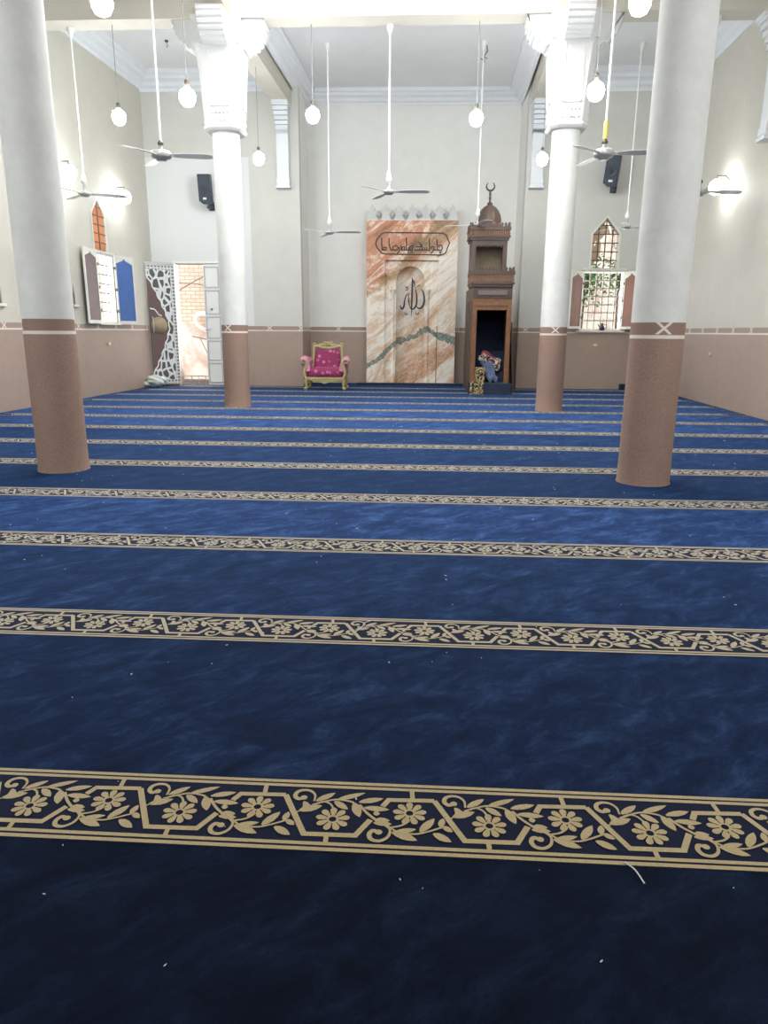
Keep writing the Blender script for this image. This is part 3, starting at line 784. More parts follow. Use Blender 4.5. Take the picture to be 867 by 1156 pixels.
def wall_lamp(loc, rz, lab):
    t = empty('wall_lamp', loc, rz, lab, 'lamp', 'lit lamps on the side walls')
    MB().lathe([(.05, -.14), (.12, -.10), (.15, 0), (.12, .10), (.05, .15)], 24, c=(0, -.28, 0)).build('bulb_glass', 'lamp', t)
    MB().tube([(0, 0, .12), (0, -.12, .22), (0, -.28, .22), (0, -.28, .14)], .014, 8).build('bracket', 'hook', t)
    MB().box(-.05, .05, -.03, 0, .05, .2).build('back_plate', 'white_metal', t)
wall_lamp((lwp(2.75, 0)[0], lwp(2.75, 0)[1], 4.6), LR, 'lit lamp on the left wall, the one nearer to the left column')
wall_lamp((lwp(5.2, 0)[0], lwp(5.2, 0)[1], 4.55), LR, 'lit lamp on the left wall just right of the orange arched window')
wall_lamp((XR, 16.3, 4.42), RR, 'lit lamp on the right wall beside the right near column')

# ------------------------------------------------------------------ loudspeakers
def make_speaker():
    t = empty('loudspeaker', (0, 0, 0))
    m = MB(); P = [(-.17, .36), (.17, .36), (.17, -.36), (-.05, -.36), (-.17, -.28)]
    m.prism([(a, b) for a, b in P], -.15, .15); m.build('cabinet', 'dark_plastic', t)
    MB().prism([(-.145, .33), (.15, .33), (.15, -.33), (-.04, -.33), (-.145, -.26)], -.165, -.15).build('grille', 'grille_cloth', t)
    MB().lathe([(.05, -.0), (.11, .012), (.125, .012), (.125, 0)], 24, c=(0, 0, 0)).build('woofer_ring', 'dark_plastic', t, (0, -.165, -.02), rot=(PI/2, 0, 0))
    MB().box(-.045, .055, -.172, -.164, -.25, -.20).build('badge', 'badge', t)
    MB().box(.02, .14, -.04, .3, -.46, -.40).tube([(.08, 0, -.36), (.08, 0, -.5)], .035, 8).box(.0, .16, .24, .28, -.52, -.3).build('bracket', 'dark_plastic', t)
    return t
s1 = make_speaker(); s1.location = bwp(-6.28, -.32, 5.02); s1.rotation_euler = (math.radians(8), 0, TB)
tag(s1, 'black loudspeaker on the back wall above the open white door', 'loudspeaker', 'black loudspeakers')
s2 = dup(s1, bwp(4.07, -.36, 5.44), None, 'black loudspeaker on the back wall above the right pointed window'); s2.rotation_euler = (math.radians(12), math.radians(6), TB-.3)
s1.scale = (.88, .9, .98)

# ------------------------------------------------------------------ mihrab (marble panel with niche)
mi = empty('marble_prayer_niche', bwp(-.925, 1.06), TB, 'tall orange and cream marble niche panel with black Arabic script and white crest', 'prayer niche')
HW = 1.27; HT = 4.48; RW_ = .755; RT = 3.44; AW = .405; ASP = 2.88; ARCX = -.03
def arch(r_, spring, n=16, cx=ARCX): return [(cx+r_*math.cos(PI*k/n), spring+r_*math.sin(PI*k/n)) for k in range(n+1)]
m = MB()
# outer slab with rectangular hole
m.box(-HW, -RW_, 0, .43, 0.02, HT); m.box(RW_, HW, 0, .43, .02, HT); m.box(-RW_, RW_, 0, .43, RT, HT)
m.build('outer_frame', 'marble', mi)
m = MB(); NZ = .11   # inner plate with arch hole
m.box(-RW_, ARCX-AW, NZ, .43, .02, ASP); m.box(ARCX+AW, RW_, NZ, .43, .02, ASP)
ar = arch(AW, ASP)
top = [(-RW_, RT), (RW_, RT)]
# fill above the arch in strips
for k in range(len(ar)-1):
    (xa, za), (xb, zb) = ar[k], ar[k+1]
    m.prism([(xb, zb), (xa, za), (xa, RT), (xb, RT)], NZ, .43)
m.box(-RW_, ARCX-AW, NZ, .43, ASP, RT); m.box(ARCX+AW, RW_, NZ, .43, ASP, RT)
m.build('inner_plate', 'marble', mi)
m = MB(); seg = 20   # concave niche with half dome
vs = []; fs = []
zz = [.02]+[ASP*k/6 for k in range(1, 7)]
D = .32
for z in zz: vs += [(ARCX+AW*math.cos(PI*i/seg), NZ+D*math.sin(PI*i/seg), z) for i in range(seg+1)]
for k in range(1, 9):
    t = PI/2*k/8; vs += [(ARCX+AW*math.cos(t)*math.cos(PI*i/seg), NZ+D*math.cos(t)*math.sin(PI*i/seg), ASP+AW*math.sin(t)) for i in range(seg+1)]
w_ = seg+1
for j in range(len(zz)+8-1):
    for i in range(seg): fs.append((j*w_+i, j*w_+i+1, (j+1)*w_+i+1, (j+1)*w_+i))
m.add(vs, fs, 0, True); m.build('niche', 'marble', mi)
for sx in (-1, 1):
    cx = ARCX+sx*(AW+.085); m = MB()
    m.lathe([(.075, .02), (.075, .12), (.05, .16), (.048, 2.5), (.06, 2.54), (.075, 2.56), (.08, 2.66)], 20, c=(cx, NZ-.0, 0)); m.box(cx-.09, cx+.09, NZ-.09, NZ+.05, 2.64, 2.70)
    m.build('colonnette', 'marble', mi)
m = MB()
m.bar((RW_-.01, -.004, .04), (RW_-.01, -.004, 1.65), .014)
m.build('edge_joint', 'wood_black', mi)
# cartouche and script
def px_cart(x, y): return (-1.27+(405+x/7.225-414)*.02445, HT-(215+y/7.225-247.7)*.02425)
m = MB()
cart = [(140, 418), (152, 385), (190, 342), (215, 332), (690, 336), (718, 350), (735, 390), (748, 412), (735, 440), (718, 488), (690, 507), (215, 500), (190, 492), (152, 450)]
cp = [px_cart(*p) for p in cart]; v_, f_ = ribbon(cp+[cp[0], cp[1]], .032)
m.add([(a, -.012, b) for a, b in v_]+[(a, .0, b) for a, b in v_], f_)
m.build('script_border', 'black_script', mi)
kufi = [([(190, 372), (192, 468), (232, 468)], 8), ([(205, 468), (205, 448), (228, 448), (228, 468)], 7), ([(248, 374), (252, 430), (266, 468), (325, 468)], 8),
 ([(280, 466), (282, 442), (312, 432), (325, 450), (325, 466)], 7), ([(335, 445), (338, 480), (318, 494)], 8), ([(350, 430), (350, 468), (392, 468)], 7), ([(358, 466), (356, 446), (378, 442), (380, 466)], 7),
 ([(393, 372), (395, 468), (446, 468)], 8), ([(412, 444), (412, 468)], 7), ([(422, 466), (422, 438), (444, 436), (444, 484), (430, 494)], 7),
 ([(458, 468), (575, 468)], 8), ([(472, 442), (516, 442), (490, 402), (520, 430), (530, 466)], 7), ([(545, 446), (545, 468)], 7), ([(560, 440), (560, 468)], 7),
 ([(582, 376), (584, 480)], 8), ([(598, 466), (600, 442), (616, 440), (614, 480), (592, 494)], 7), ([(616, 468), (676, 468)], 8), ([(628, 440), (628, 468)], 7),
 ([(642, 382), (650, 466)], 8), ([(664, 450), (660, 430), (684, 430), (690, 455), (672, 490), (664, 480)], 7)]
dots = [(300, 418), (343, 412), (360, 425), (374, 425), (428, 420), (440, 420), (412, 484), (552, 484), (628, 422), (672, 412)]
m = MB()
for pts, w in kufi:
    v_, f_ = ribbon([px_cart(*p) for p in pts], w*.0034*1.15)
    m.add([(a, -.012, b) for a, b in v_], f_); m.add([(a, -.001, b) for a, b in v_], f_)
for d in dots:
    a, b = px_cart(*d); m.prism([(a-.014, b), (a, b-.014), (a+.014, b), (a, b+.014)], -.012, -.001)
tag(m.build('script_line', 'black_script', mi), 'angular black Arabic script line')
# large word in the niche opening
def px_al(x, y): return (-1.27+(410+x/7.71-413.5)*.0257, HT-(290+y/7.71-247.7)*.02425)
strokes = [([(413, 150), (416, 190), (414, 300), (412, 400), (411, 492)], [3, 15, 15, 13, 2]),
 ([(408, 160), (428, 185), (436, 215), (424, 225)], [2, 12, 9, 2]),
 ([(440, 246), (452, 290), (456, 340), (452, 385), (436, 415), (418, 424), (402, 412), (394, 392)], [4, 11, 14, 15, 13, 12, 9, 3]),
 ([(488, 246), (508, 275), (518, 320), (517, 370), (500, 408), (480, 418), (462, 410), (452, 396)], [3, 11, 14, 16, 16, 13, 9, 4]),
 ([(388, 290), (366, 305), (352, 350), (346, 400), (332, 422), (320, 412), (316, 388)], [4, 9, 12, 16, 17, 12, 3]),
 ([(388, 290), (384, 330), (392, 380), (400, 415)], [4, 9, 10, 4]),
 ([(356, 226), (364, 244), (372, 230), (378, 250), (364, 262), (354, 250)], [4, 7, 6, 7, 6, 3]),
 ([(452, 228), (464, 224), (484, 210)], [3, 9, 2]),
 ([(356, 448), (358, 466), (372, 472), (382, 458)], [3, 8, 8, 3]), ([(446, 452), (454, 468), (468, 468), (476, 450)], [3, 8, 8, 3]),
 ([(428, 236), (440, 232), (448, 244)], [2, 5, 3])]
m = MB()
for pts, ws in strokes:
    p3 = crom([Vector((*px_al(*p), 0)) for p in pts], 6); n = len(p3)
    wl = []
    for i in range(n):
        t = i/(n-1)*(len(ws)-1); k = min(int(t), len(ws)-2); wl.append((ws[k]+(ws[k+1]-ws[k])*(t-k))*.0034)
    v_, f_ = ribbon([(q.x, q.y) for q in p3], wl); k = len(v_)
    m.add([(a, NZ-.005, b) for a, b in v_]+[(a, NZ+.012, b) for a, b in v_], f_+[tuple(i+k for i in reversed(q)) for q in f_])
tag(m.build('script_word', 'black_script', mi), 'large black Arabic word over the niche')
# crest of lotus battlements
for k in range(7):
    cx = -HW+.16+k*(2*HW-.32)/6; m = MB(); h = [(0, 0), (.145, 0), (.13, .07), (.09, .12), (.10, .16), (.175, .225), (.12, .25), (.06, .24), (.075, .30), (.03, .36), (0, .43)]
    poly = [(cx+a, HT+b) for a, b in h]+[(cx-a, HT+b) for a, b in reversed(h[1:-1])]
    m.prism(poly, .02, .09); m.build('crest_leaf', 'capital', mi)
MB().box(-HW, HW, .0, .12, HT, HT+.02).build('crest_rail', 'plaster', mi)
for k in range(6):  # grey triangles put in for the shaded gaps between crest leaves
    cx = -HW+.16+(k+.5)*(2*HW-.32)/6; MB().prism([(cx, HT+.10), (cx+.085, HT+.255), (cx-.085, HT+.255)], .05, .07).build('crest_gap_shade', 'inset', mi)
tag(MB().box(-1.5, 1.55, -.32, .0, 0, .05).build('low_step', 'navy', None, bwp(-.95, 1.05), TB), 'low dark navy step along the foot of the marble panel', 'step')

# ------------------------------------------------------------------ minbar (wooden pulpit)
mb = empty('wooden_pulpit', bwp(1.05, -1.9), TB, 'tall brown wooden pulpit with onion dome, crescent and carpeted stairs inside', 'pulpit')
FW = .475; DP = 2.3
for sx in (-1, 1):
    x0, x1 = (sx*FW, sx*(FW-.115)); x0, x1 = min(x0, x1), max(x0, x1)
    m = MB().box(x0, x1, 0, .1, 0, 2.3); m.box(x0+.02, x1-.02, -.012, 0, .25, 2.2); m.build('door_post', 'wood', mb)
    xs = (-FW, -FW+.035) if sx < 0 else (FW-.035, FW)
    m = MB().box(*xs, .1, DP, 0, 2.3)
    for k in range(5): m.box(xs[0]-(.012 if sx < 0 else 0), xs[1]+(.012 if sx > 0 else 0), .15+k*.43, .2+k*.43, .05, 2.25)
    m.build('side_panel', 'wood_dark', mb)
MB().box(-FW+.115, FW-.115, 0, .1, 2.12, 2.3).box(-FW+.115, FW-.115, .02, .1, 2.02, 2.12).build('lintel', 'wood', mb)
MB().box(-FW, FW, DP-.04, DP, 0, 2.3).build('back_panel', 'wood_dark', mb)
m = MB().box(-FW+.0, FW, 0, DP, 2.3, 2.56); m.box(-FW+.1, FW-.1, -.02, 0, 2.35, 2.5); m.box(-FW+.03, FW-.03, -.03, 0, 2.30, 2.33); m.build('head_board', 'wood_dark', mb)
tag(MB().box(-FW+.13, FW-.13, -.035, -.02, 2.37, 2.48).build('head_panel', 'mauve', mb), 'purplish inset panel')
def gallery(name_c, cx, hw, z0, z1, y0, y1, nsl, crn):
    m = MB(); m.box(cx-hw+.03, cx+hw-.03, y0+.03, y1, z0-.0, z0+.06); m.box(cx-hw, cx+hw, y0, y1, z0+.06, z0+.10); m.box(cx-hw, cx+hw, y0, y1, z1-.06, z1-.0); m.box(cx-hw+.03, cx+hw-.03, y0+.04, y1-.03, z0+.1, z1-.06)
    m.build('gallery', 'wood_dark', mb)
    m = MB()
    for k in range(nsl):
        x = cx-hw+.04+k*(2*hw-.08)/(nsl-1); m.lathe([(.012, 0), (.019, .06), (.010, .12), (.019, .2), (.012, z1-z0-.16)], 8, c=(x, y0+.025, z0+.1))
    for k in range(8):
        for sx in (-1, 1):
            y = y0+.1+k*(y1-y0-.2)/7; m.lathe([(.012, 0), (.019, .06), (.010, .12), (.019, .2), (.012, z1-z0-.16)], 8, c=(cx+sx*(hw-.02), y, z0+.1))
    m.build('turned_spindles', 'wood_mid', mb)
    cr = MB().box(cx-hw, cx+hw, y0, y0+.04, z1, z1+.015).build('cresting', 'wood_dark', mb)
    for k in range(crn):
        x = cx-hw+.05+k*(2*hw-.1)/(crn-1); MB().prism([(x-.035, z1), (x+.035, z1), (x+.02, z1+.04), (x+.035, z1+.065), (x, z1+.12), (x-.035, z1+.065), (x-.02, z1+.04)], y0+.01, y0+.035).build('merlon', 'wood_dark', cr)
    for k in range(7):
        y = y0+.08+k*(y1-y0-.16)/6
        for sx in (-1, 1):
            xx = cx+sx*(hw-.02); MB().prism([(y-.035, z1), (y+.035, z1), (y, z1+.12)], xx-.012, xx+.012, axis='x').build('merlon', 'wood_dark', cr)
gallery('lower', -.02, .53, 2.56, 2.90, -.08, 1.0, 26, 13)
gallery('upper', -.12, .485, 3.62, 3.90, -.06, .9, 22, 12)
bx = -.12; bw_ = .42
m = MB(); m.box(bx-bw_, bx-bw_+.1, 0, .08, 2.9, 3.62); m.box(bx+bw_-.1, bx+bw_, 0, .08, 2.9, 3.62); m.box(bx-bw_+.1, bx+bw_-.1, 0, .08, 3.5, 3.62)
m.box(bx-bw_, bx-bw_+.05, .08, .85, 2.9, 3.62); m.box(bx+bw_-.05, bx+bw_, .08, .85, 2.9, 3.62)
for k in range(8):
    x = bx-bw_+.1+(2*bw_-.2)*(k+.5)/8; m.prism([(x-.04, 3.5), (x+.04, 3.5), (x, 3.455)], .01, .07)
m.build('turret_frame', 'wood_dark', mb)
MB().box(bx-bw_+.05, bx+bw_-.05, .45, .5, 2.9, 3.6).build('turret_panel', 'olive', mb)
m = MB(); prof = [(.30, 0), (.31, .05), (.285, .09), (.275, .14), (.275, .22), (.255, .32), (.21, .42), (.14, .50), (.07, .545), (.05, .56)]
m.lathe([(r, z+3.9) for r, z in prof], 40, c=(bx, .36, 0), lobes=10, amp=.06, smooth=True); dome = m.build('dome', 'wood_dark', mb)
for k in range(10):
    a = 2*PI*k/10; MB().ball((bx+.30*math.cos(a), .36+.30*math.sin(a), 3.99), .035, 8, 6, (1, 1, 1.5)).build('petal', 'wood_mid', dome)
m = MB(); m.lathe([(.065, 4.46), (.07, 4.49), (.03, 4.51), (.022, 4.56), (.035, 4.6), (.022, 4.64), (.03, 4.7), (.016, 4.76)], 16, c=(bx, .36, 0))
pts = [(bx+.095*math.sin(a), .36, 4.865-.095*math.cos(a)) for a in [(-2.6+5.2*k/18) for k in range(19)]]
m.tube(pts, [.006+.018*math.cos((k-9)/9*PI/2)**.8 if 0 < k < 18 else .004 for k in range(19)], 8); m.build('crescent_finial', 'wood_black', mb)
for k in range(8):
    z0 = .27+.25*k; y0 = .12+.26*k
    MB().box(-FW+.04, FW-.04, y0, y0+.3, max(0, z0-.28), z0).build('stair_step', 'navy', mb)
MB().box(-FW-.03, FW+.06, -.22, .1, 0, .27).build('entry_step', 'navy', mb)
# things lying on the stairs
o = MB().box(0, .33, -.012, 0, 0, .31).box(0, .33, -.012, .28, .30, .312).build('carpet_offcut', 'scroll', None, bwp(.565, -2.13), TB)
tag(o, 'piece of navy and gold scroll patterned carpet hanging over the lowest pulpit step', 'carpet piece')
o = MB().rbox(0, .25, 0, .16, 0, .36, .03).build('carpet_roll', 'scroll', None, bwp(.70, -1.86, .285), TB)
tag(o, 'upright navy and gold patterned carpet piece standing inside the left post of the pulpit', 'carpet piece')
def cloth(name, mats, corners, hfun, label, cat, mi_fn=None, th=.035):
    m = MB(); n = 12; vs = []
    for j in range(n+1):
        for i in range(n+1):
            a, b = i/n, j/n; p = (Vector(corners[0])*(1-a)+Vector(corners[1])*a)*(1-b)+(Vector(corners[3])*(1-a)+Vector(corners[2])*a)*b
            vs.append((p.x, p.y, p.z+hfun(a, b)))
    k = len(vs); vs += [(x, y+.01, z-th) for x, y, z in vs]; w = n+1
    for j in range(n):
        for i in range(n):
            q = (j*w+i, j*w+i+1, (j+1)*w+i+1, (j+1)*w+i); mi_ = mi_fn(i/n, j/n) if mi_fn else 0
            m.add([vs[t] for t in q], [(0, 1, 2, 3)], mi_, True); m.add([vs[t+k] for t in q], [(3, 2, 1, 0)], mi_, True)
    for i in range(n):
        for (a, b) in ((i, i+1), (n*w+i+1, n*w+i), ((i+1)*w, i*w), (i*w+n, (i+1)*w+n)): m.add([vs[a], vs[b], vs[b+k], vs[a+k]], [(0, 1, 2, 3)], 0, True)
    o = m.build(name, mats, None, bwp(1.05, -1.9), TB); return tag(o, label, cat)
cloth('folded_rug', ['rug', 'red'], [(-.27, .30, .86), (.28, .30, .56), (.36, .68, .86), (-.10, .72, 1.04)], lambda a, b: .03*math.sin(a*7)+.02*math.sin(b*9+a*3), 'folded red, white and black rug lying on the pulpit stairs', 'rug', lambda a, b: 1 if b > .62 and a < .6 else 0, .05)
cloth('crumpled_cloth', 'cloth_blue', [(-.22, .28, .80), (.10, .26, .76), (.22, .05, .36), (.02, .04, .34)], lambda a, b: .04*math.sin(a*9+b*4)+.03*math.sin(b*8), 'blue grey cloth crumpled on the pulpit stairs below the folded rug', 'cloth', None, .07)
o = MB().box(-.02, .02, -.25, .25, 0, 1.75).build('wooden_board', 'wood_dark', None, bwp(1.72, -1.2), TB, rot=(0, math.radians(-4), TB)); tag(o, 'narrow dark wooden board leaning against the right side of the pulpit', 'board')

# ------------------------------------------------------------------ throne chair
ch = empty('carved_armchair', (-3.08, 18.88, 0), .03, 'gold carved armchair upholstered in magenta flowered fabric with pink arms', 'armchair')
def leg(x, y, f):
    m = MB(); m.tube([(x, y, .30), (x*1.04, y*1.04, .22), (x*1.0, y, .12), (x*1.0, y, .05), (x*1.06, y*1.06, 0.02)], [.05, .055, .034, .030, .042], 12)
    m.ball((x*1.06, y*1.06, .045), .045, 12, 8); return m
for x in (-.48, .48):
    for y in (-.42, .30): leg(x, y, y < 0).build('leg', 'gold', ch)
m = MB(); ap = [(-.5, .34), (.5, .34), (.5, .27), (.34, .25), (.27, .20), (.20, .235), (.10, .20), (0, .165), (-.10, .20), (-.20, .235), (-.27, .20), (-.34, .25), (-.5, .27)]
m.prism(list(reversed(ap)), -.47, -.42); m.box(-.5, -.45, -.42, .34, .25, .34); m.box(.45, .5, -.42, .34, .25, .34); m.box(-.5, .5, .30, .34, .25, .34)
for k in range(-4, 5): m.ball((k*.1, -.475, .29), .022, 8, 6)
m.build('seat_rail', 'gold', ch)
MB().rbox(-.44, .44, -.45, .28, .32, .57, .07, puff=.08).build('seat_cushion', 'magenta', ch)
m = MB(); vs = []; out = [(-.36, .50), (-.335, .78), (-.31, 1.0), (-.27, 1.06), (-.12, 1.03), (0, 1.01), (.12, 1.03), (.27, 1.06), (.31, 1.0), (.335, .78), (.36, .50)]
n = len(out); cz = .78
def bk(a, b, y): return (a, y+.14*(b-.5), b)
front = [bk(a, b, .14) for a, b in out]; mid = [bk(a*.88, cz+(b-cz)*.88, .085) for a, b in out]; back = [bk(a, b, .24) for a, b in out]; ctr = bk(0, cz, .07)
vs = front+mid+back+[ctr]; fs = [(i, i+1, n+i+1, n+i) for i in range(n-1)]+[(n-1, 0, n, 2*n-1)]+[(n+i, n+(i+1) % n, 3*n) for i in range(n)]+[(i+1, i, 2*n+i, 2*n+i+1) for i in range(n-1)]+[(0, n-1, 3*n-1, 2*n), tuple(range(2*n, 3*n))]
m.add(vs, fs, 0, False); m.build('back_cushion', 'magenta', ch)
m = MB(); fr = [(-.42, .42), (-.385, .70), (-.37, .95), (-.36, 1.08), (-.28, 1.10), (-.14, 1.065), (0, 1.06), (.14, 1.065), (.28, 1.10), (.36, 1.08), (.37, .95), (.385, .70), (.42, .42)]
m.tube(crom([Vector(bk(a, b, .19)) for a, b in fr], 5), .038, 10)
m.build('back_frame', 'gold', ch)
m = MB()
for sx in (-1, 1):
    m.tube(crom([Vector(bk(sx*a, b, .19)) for a, b in ((.36, 1.08), (.40, 1.13), (.37, 1.18), (.33, 1.15), (.35, 1.12))], 4), .022, 8)
    m.tube(crom([Vector(bk(sx*a, b, .19)) for a, b in ((.28, 1.09), (.20, 1.15), (.10, 1.13), (.05, 1.18), (.09, 1.21), (.12, 1.17))], 4), .024, 8)
    for k in range(4): m.ball(bk(sx*(.1+.06*k), 1.12, .19), .03, 10, 6)
m.ball(bk(0, 1.17, .19), .05, 12, 8, (1, .6, 1.2)); m.build('crest_carving', 'gold', ch)
for sx in (-1, 1):
    m = MB(); m.tube(crom([Vector((sx*.43, -.40, .48)), Vector((sx*.47, -.38, .66)), Vector((sx*.50, -.36, .76)), Vector((sx*.55, -.20, .80)), Vector((sx*.52, .02, .78)), Vector((sx*.46, .2, .74))], 5), [.075]*26, 12)
    m.ball((sx*.585, -.34, .76), .075, 14, 10, (1, .9, 1)); m.ball((sx*.585, -.36, .66), .045, 12, 8)
    m.rbox(sx*.49-.06, sx*.49+.06, -.36, .2, .36, .76, .05); m.build('arm_pad', 'pink', ch)
    m = MB(); m.tube(crom([Vector((sx*.47, -.45, .28)), Vector((sx*.53, -.455, .42)), Vector((sx*.50, -.45, .56)), Vector((sx*.46, -.45, .68)), Vector((sx*.50, -.45, .77)), Vector((sx*.57, -.44, .77)), Vector((sx*.58, -.43, .70)), Vector((sx*.54, -.43, .69))], 5), .036, 10)
    m.build('arm_scroll', 'gold', ch)

# ------------------------------------------------------------------ doorway, leaves, grille
d1 = empty('door_1', bwp(-6.715, 0), TB, kind='structure')
m = MB(); w0, w1, hd = -.615, .615, 3.235
m.box(w0-.05, w0, -.02, .3, 0, hd+.05); m.box(w1, w1+.05, -.02, .3, 0, hd+.05); m.box(w0, w1, -.02, .3, hd, hd+.05); m.build('door_frame', 'white_metal', d1)
# closed right leaf
lf = MB().box(.16, .61, .02, .06, .02, hd-.01)
lf = lf.build('door_leaf', 'white_metal', d1)
m = MB()
for z0, z1 in ((.08, .62), (.68, 1.22), (1.28, 1.86), (1.92, 2.55), (2.61, 3.16)):
    for a in ((.19, .58, z0, z0+.025), (.19, .58, z1-.025, z1), (.19, .215, z0, z1), (.555, .58, z0, z1)): m.box(a[0], a[1], 0, .02, a[2], a[3])
m.build('panel_moulding', 'moulding_shade', lf)
MB().tube([(.2, -.05, 1.52), (.2, 0, 1.52)], .014, 8).tube([(.17, -.05, 1.50), (.32, -.05, 1.53)], .014, 8).build('door_handle', 'grey_metal', lf)
MB().lathe([(.02, 0), (.028, .015), (.018, .03)], 14).build('lock_knob', 'wood_black', lf, (.36, 0, 2.05), rot=(PI/2, 0, 0))
# low grille across the opening
m = MB(); m.box(-.60, .16, .05, .07, .24, .265)
for x in (-.55, -.34, -.14, .06): m.box(x, x+.02, .05, .07, 0, .24)
m.build('low_grille', 'grey_metal', d1)
# ornate open leaf, hinged on the left jamb and swung into the room
ol = MB().box(-.78, 0, 0, .04, .03, 3.24)
hinge = bwp(-7.335, -.03); 
leaf = ol.build('ornate_door_leaf', 'grey_metal', None, hinge, TB+math.radians(38)); tag(leaf, kind='structure'); leaf.name = 'door_2'
MB().box(-.76, -.02, -.008, 0, .06, 3.15).build('back_sheet', 'brown_sheet', leaf)
bd = MB()
for a in ((-.76, -.02, 3.05, 3.15), (-.76, -.02, .06, .16), (-.12, -.02, .16, 3.05)): bd.box(a[0], a[1], -.016, -.008, a[2], a[3])
bd.build('square_border', 'squares', leaf)
m = MB(); N_ = 40
edge = []
for k in range(N_+1):
    z = .16+(3.05-.16)*k/N_; t = (z-1.6)/1.45
    x = -.22-(.54)*min(1, abs(t)**1.35*1.15) if abs(t) < 1 else -.76
    x += .02*math.sin(z*26); edge.append((max(-.76, min(-.2, x)), z))
for k in range(N_):
    (xa, za), (xb, zb) = edge[k], edge[k+1]; m.prism([(xa, za), (-.12, za), (-.12, zb), (xb, zb)], -.016, -.008)
m.build('lattice', 'lattice', leaf)
ed = MB(); v_, f_ = ribbon(edge, .035); ed.add([(a, -.022, b) for a, b in v_], f_); ed.build('lattice_edge', 'white_metal', leaf)
MB().lathe([(.0, 0), (.22, 0), (.22, .012), (0, .014)], 32).build('round_boss', 'tan', leaf, (-.50, -.012, 1.62), rot=(PI/2, 0, 0))
MB().tube(crom([Vector((-.72, -.02, 2.05)), Vector((-.6, -.02, 2.02)), Vector((-.5, -.02, 1.9)), Vector((-.42, -.02, 1.86))], 5), .02, 8).build('curved_rib', 'white_metal', leaf)
MB().tube(crom([Vector((-.68, -.05, 1.42)), Vector((-.68, -.09, 1.5)), Vector((-.68, -.09, 1.75)), Vector((-.68, -.05, 1.83))], 4), .016, 8).build('pull_handle', 'grey_metal', leaf)
# white bag on the floor
R2 = random.Random(5); ph_ = [(R2.uniform(3, 9), R2.uniform(3, 9), R2.uniform(3, 9), R2.uniform(0, 6)) for _ in range(7)]
def lump(d): return 1+sum(.05*math.sin(a*d.x+b*d.y+c*d.z+e) for a, b, c, e in ph_)
m = MB().ball((0, 0, .175), .19, 36, 22, (1.35, .9, .80), fn=lump); m.ball((-.24, -.02, .10), .09, 16, 10, (1.3, .8, .7), fn=lump)
bag = m.build('plastic_bag', 'plastic_bag', None, (-7.66, 18.66, .0), .3)
tag(bag, 'full white plastic bag on the carpet beside the ornate open door leaf', 'bag')

# ------------------------------------------------------------------ windows
def grid(m, x0, x1, z0, z1, nx, nz, w=.014, y=.12, apex=None):
    for i in range(1, nx):
        x = x0+(x1-x0)*i/nx; zt = z1
        if apex:
            k = abs(x-(x0+x1)/2)/((x1-x0)/2); zt = apex[0]+(apex[1]-apex[0])*(1-k)
        m.box(x-w/2, x+w/2, y, y+w, z0, zt)
    for j in range(1, nz):
        z = z0+(z1-z0)*j/nz; xa, xb = x0, x1
        if apex and z > apex[0]:
            k = (z-apex[0])/(apex[1]-apex[0]); cx = (x0+x1)/2; xa = cx-(cx-x0)*(1-k); xb = cx+(x1-cx)*(1-k)
        m.box(xa, xb, y, y+w, z-w/2, z+w/2)
def rectwin(name, loc, rz, w, z0, z1, nx, nz, fm, gm, sill=True, ft=.05, gw=.03, gy=.03):
    t = empty(name, loc, rz, kind='structure'); h = w/2
    m = MB(); m.box(-h, -h+ft, -.02, .2, z0, z1); m.box(h-ft, h, -.02, .2, z0, z1); m.box(-h+ft, h-ft, -.02, .2, z0, z0+ft); m.box(-h+ft, h-ft, -.02, .2, z1-ft, z1); m.build('window_frame', fm, t)
    m = MB(); grid(m, -h+ft, h-ft, z0+ft, z1-ft, nx, nz, gw, gy); m.build('window_grille', gm, t)
    if sill: MB().box(-h-.08, h+.08, -.08, .1, z0-.045, z0).build('window_sill', 'white_wood', t)
    MB().box(-h-.03, h+.03, -.05, 0, z1, z1+.04).build('window_head', 'white_wood', t)
    return t
def archwin(name, loc, rz, w, z0, zs, z1, nx, nz, fm, gm, glassm, holes=(), gw=.022, gy=.08):
    t = empty(name, loc, rz, kind='structure'); h = w/2
    m = MB(); o_ = [(-h, z0), (h, z0), (h, zs), (0, z1), (-h, zs), (-h, z0), (h, z0)]
    v_, f_ = ribbon(o_, .05)
    m.add([(a, -.01, b) for a, b in v_]+[(a, .1, b) for a, b in v_], f_+[tuple(i+len(v_) for i in reversed(q)) for q in f_]+[])
    k = len(o_)
    for i in range(k-1):
        m.add([(*[v_[i][0], -.01], v_[i][1]), (v_[i+1][0], -.01, v_[i+1][1]), (v_[i+1][0], .1, v_[i+1][1]), (v_[i][0], .1, v_[i][1])], [(0, 1, 2, 3)])
    m.build('window_frame', fm, t)
    m = MB(); grid(m, -h, h, z0, z1, nx, nz, gw, gy, (zs, z1)); m.build('window_grille', gm, t)
    cu = bpy.data.curves.new('pane', 'CURVE'); cu.dimensions = '2D'; cu.fill_mode = 'BOTH'; cu.extrude = .002
    for pl in [[(-h, z0), (h, z0), (h, zs), (0, z1), (-h, zs)]]+list(holes):
        sp = cu.splines.new('POLY'); sp.points.add(len(pl)-1); sp.use_cyclic_u = True
        for p_, (a, b) in zip(sp.points, pl): p_.co = (a, b, 0, 1)
    cu.materials.append(M[glassm]); o = bpy.data.objects.new('glass_pane', cu); COL.objects.link(o); o.parent = t; o.location = (0, gy+.035, 0); o.rotation_euler = (PI/2, 0, 0)
    return t
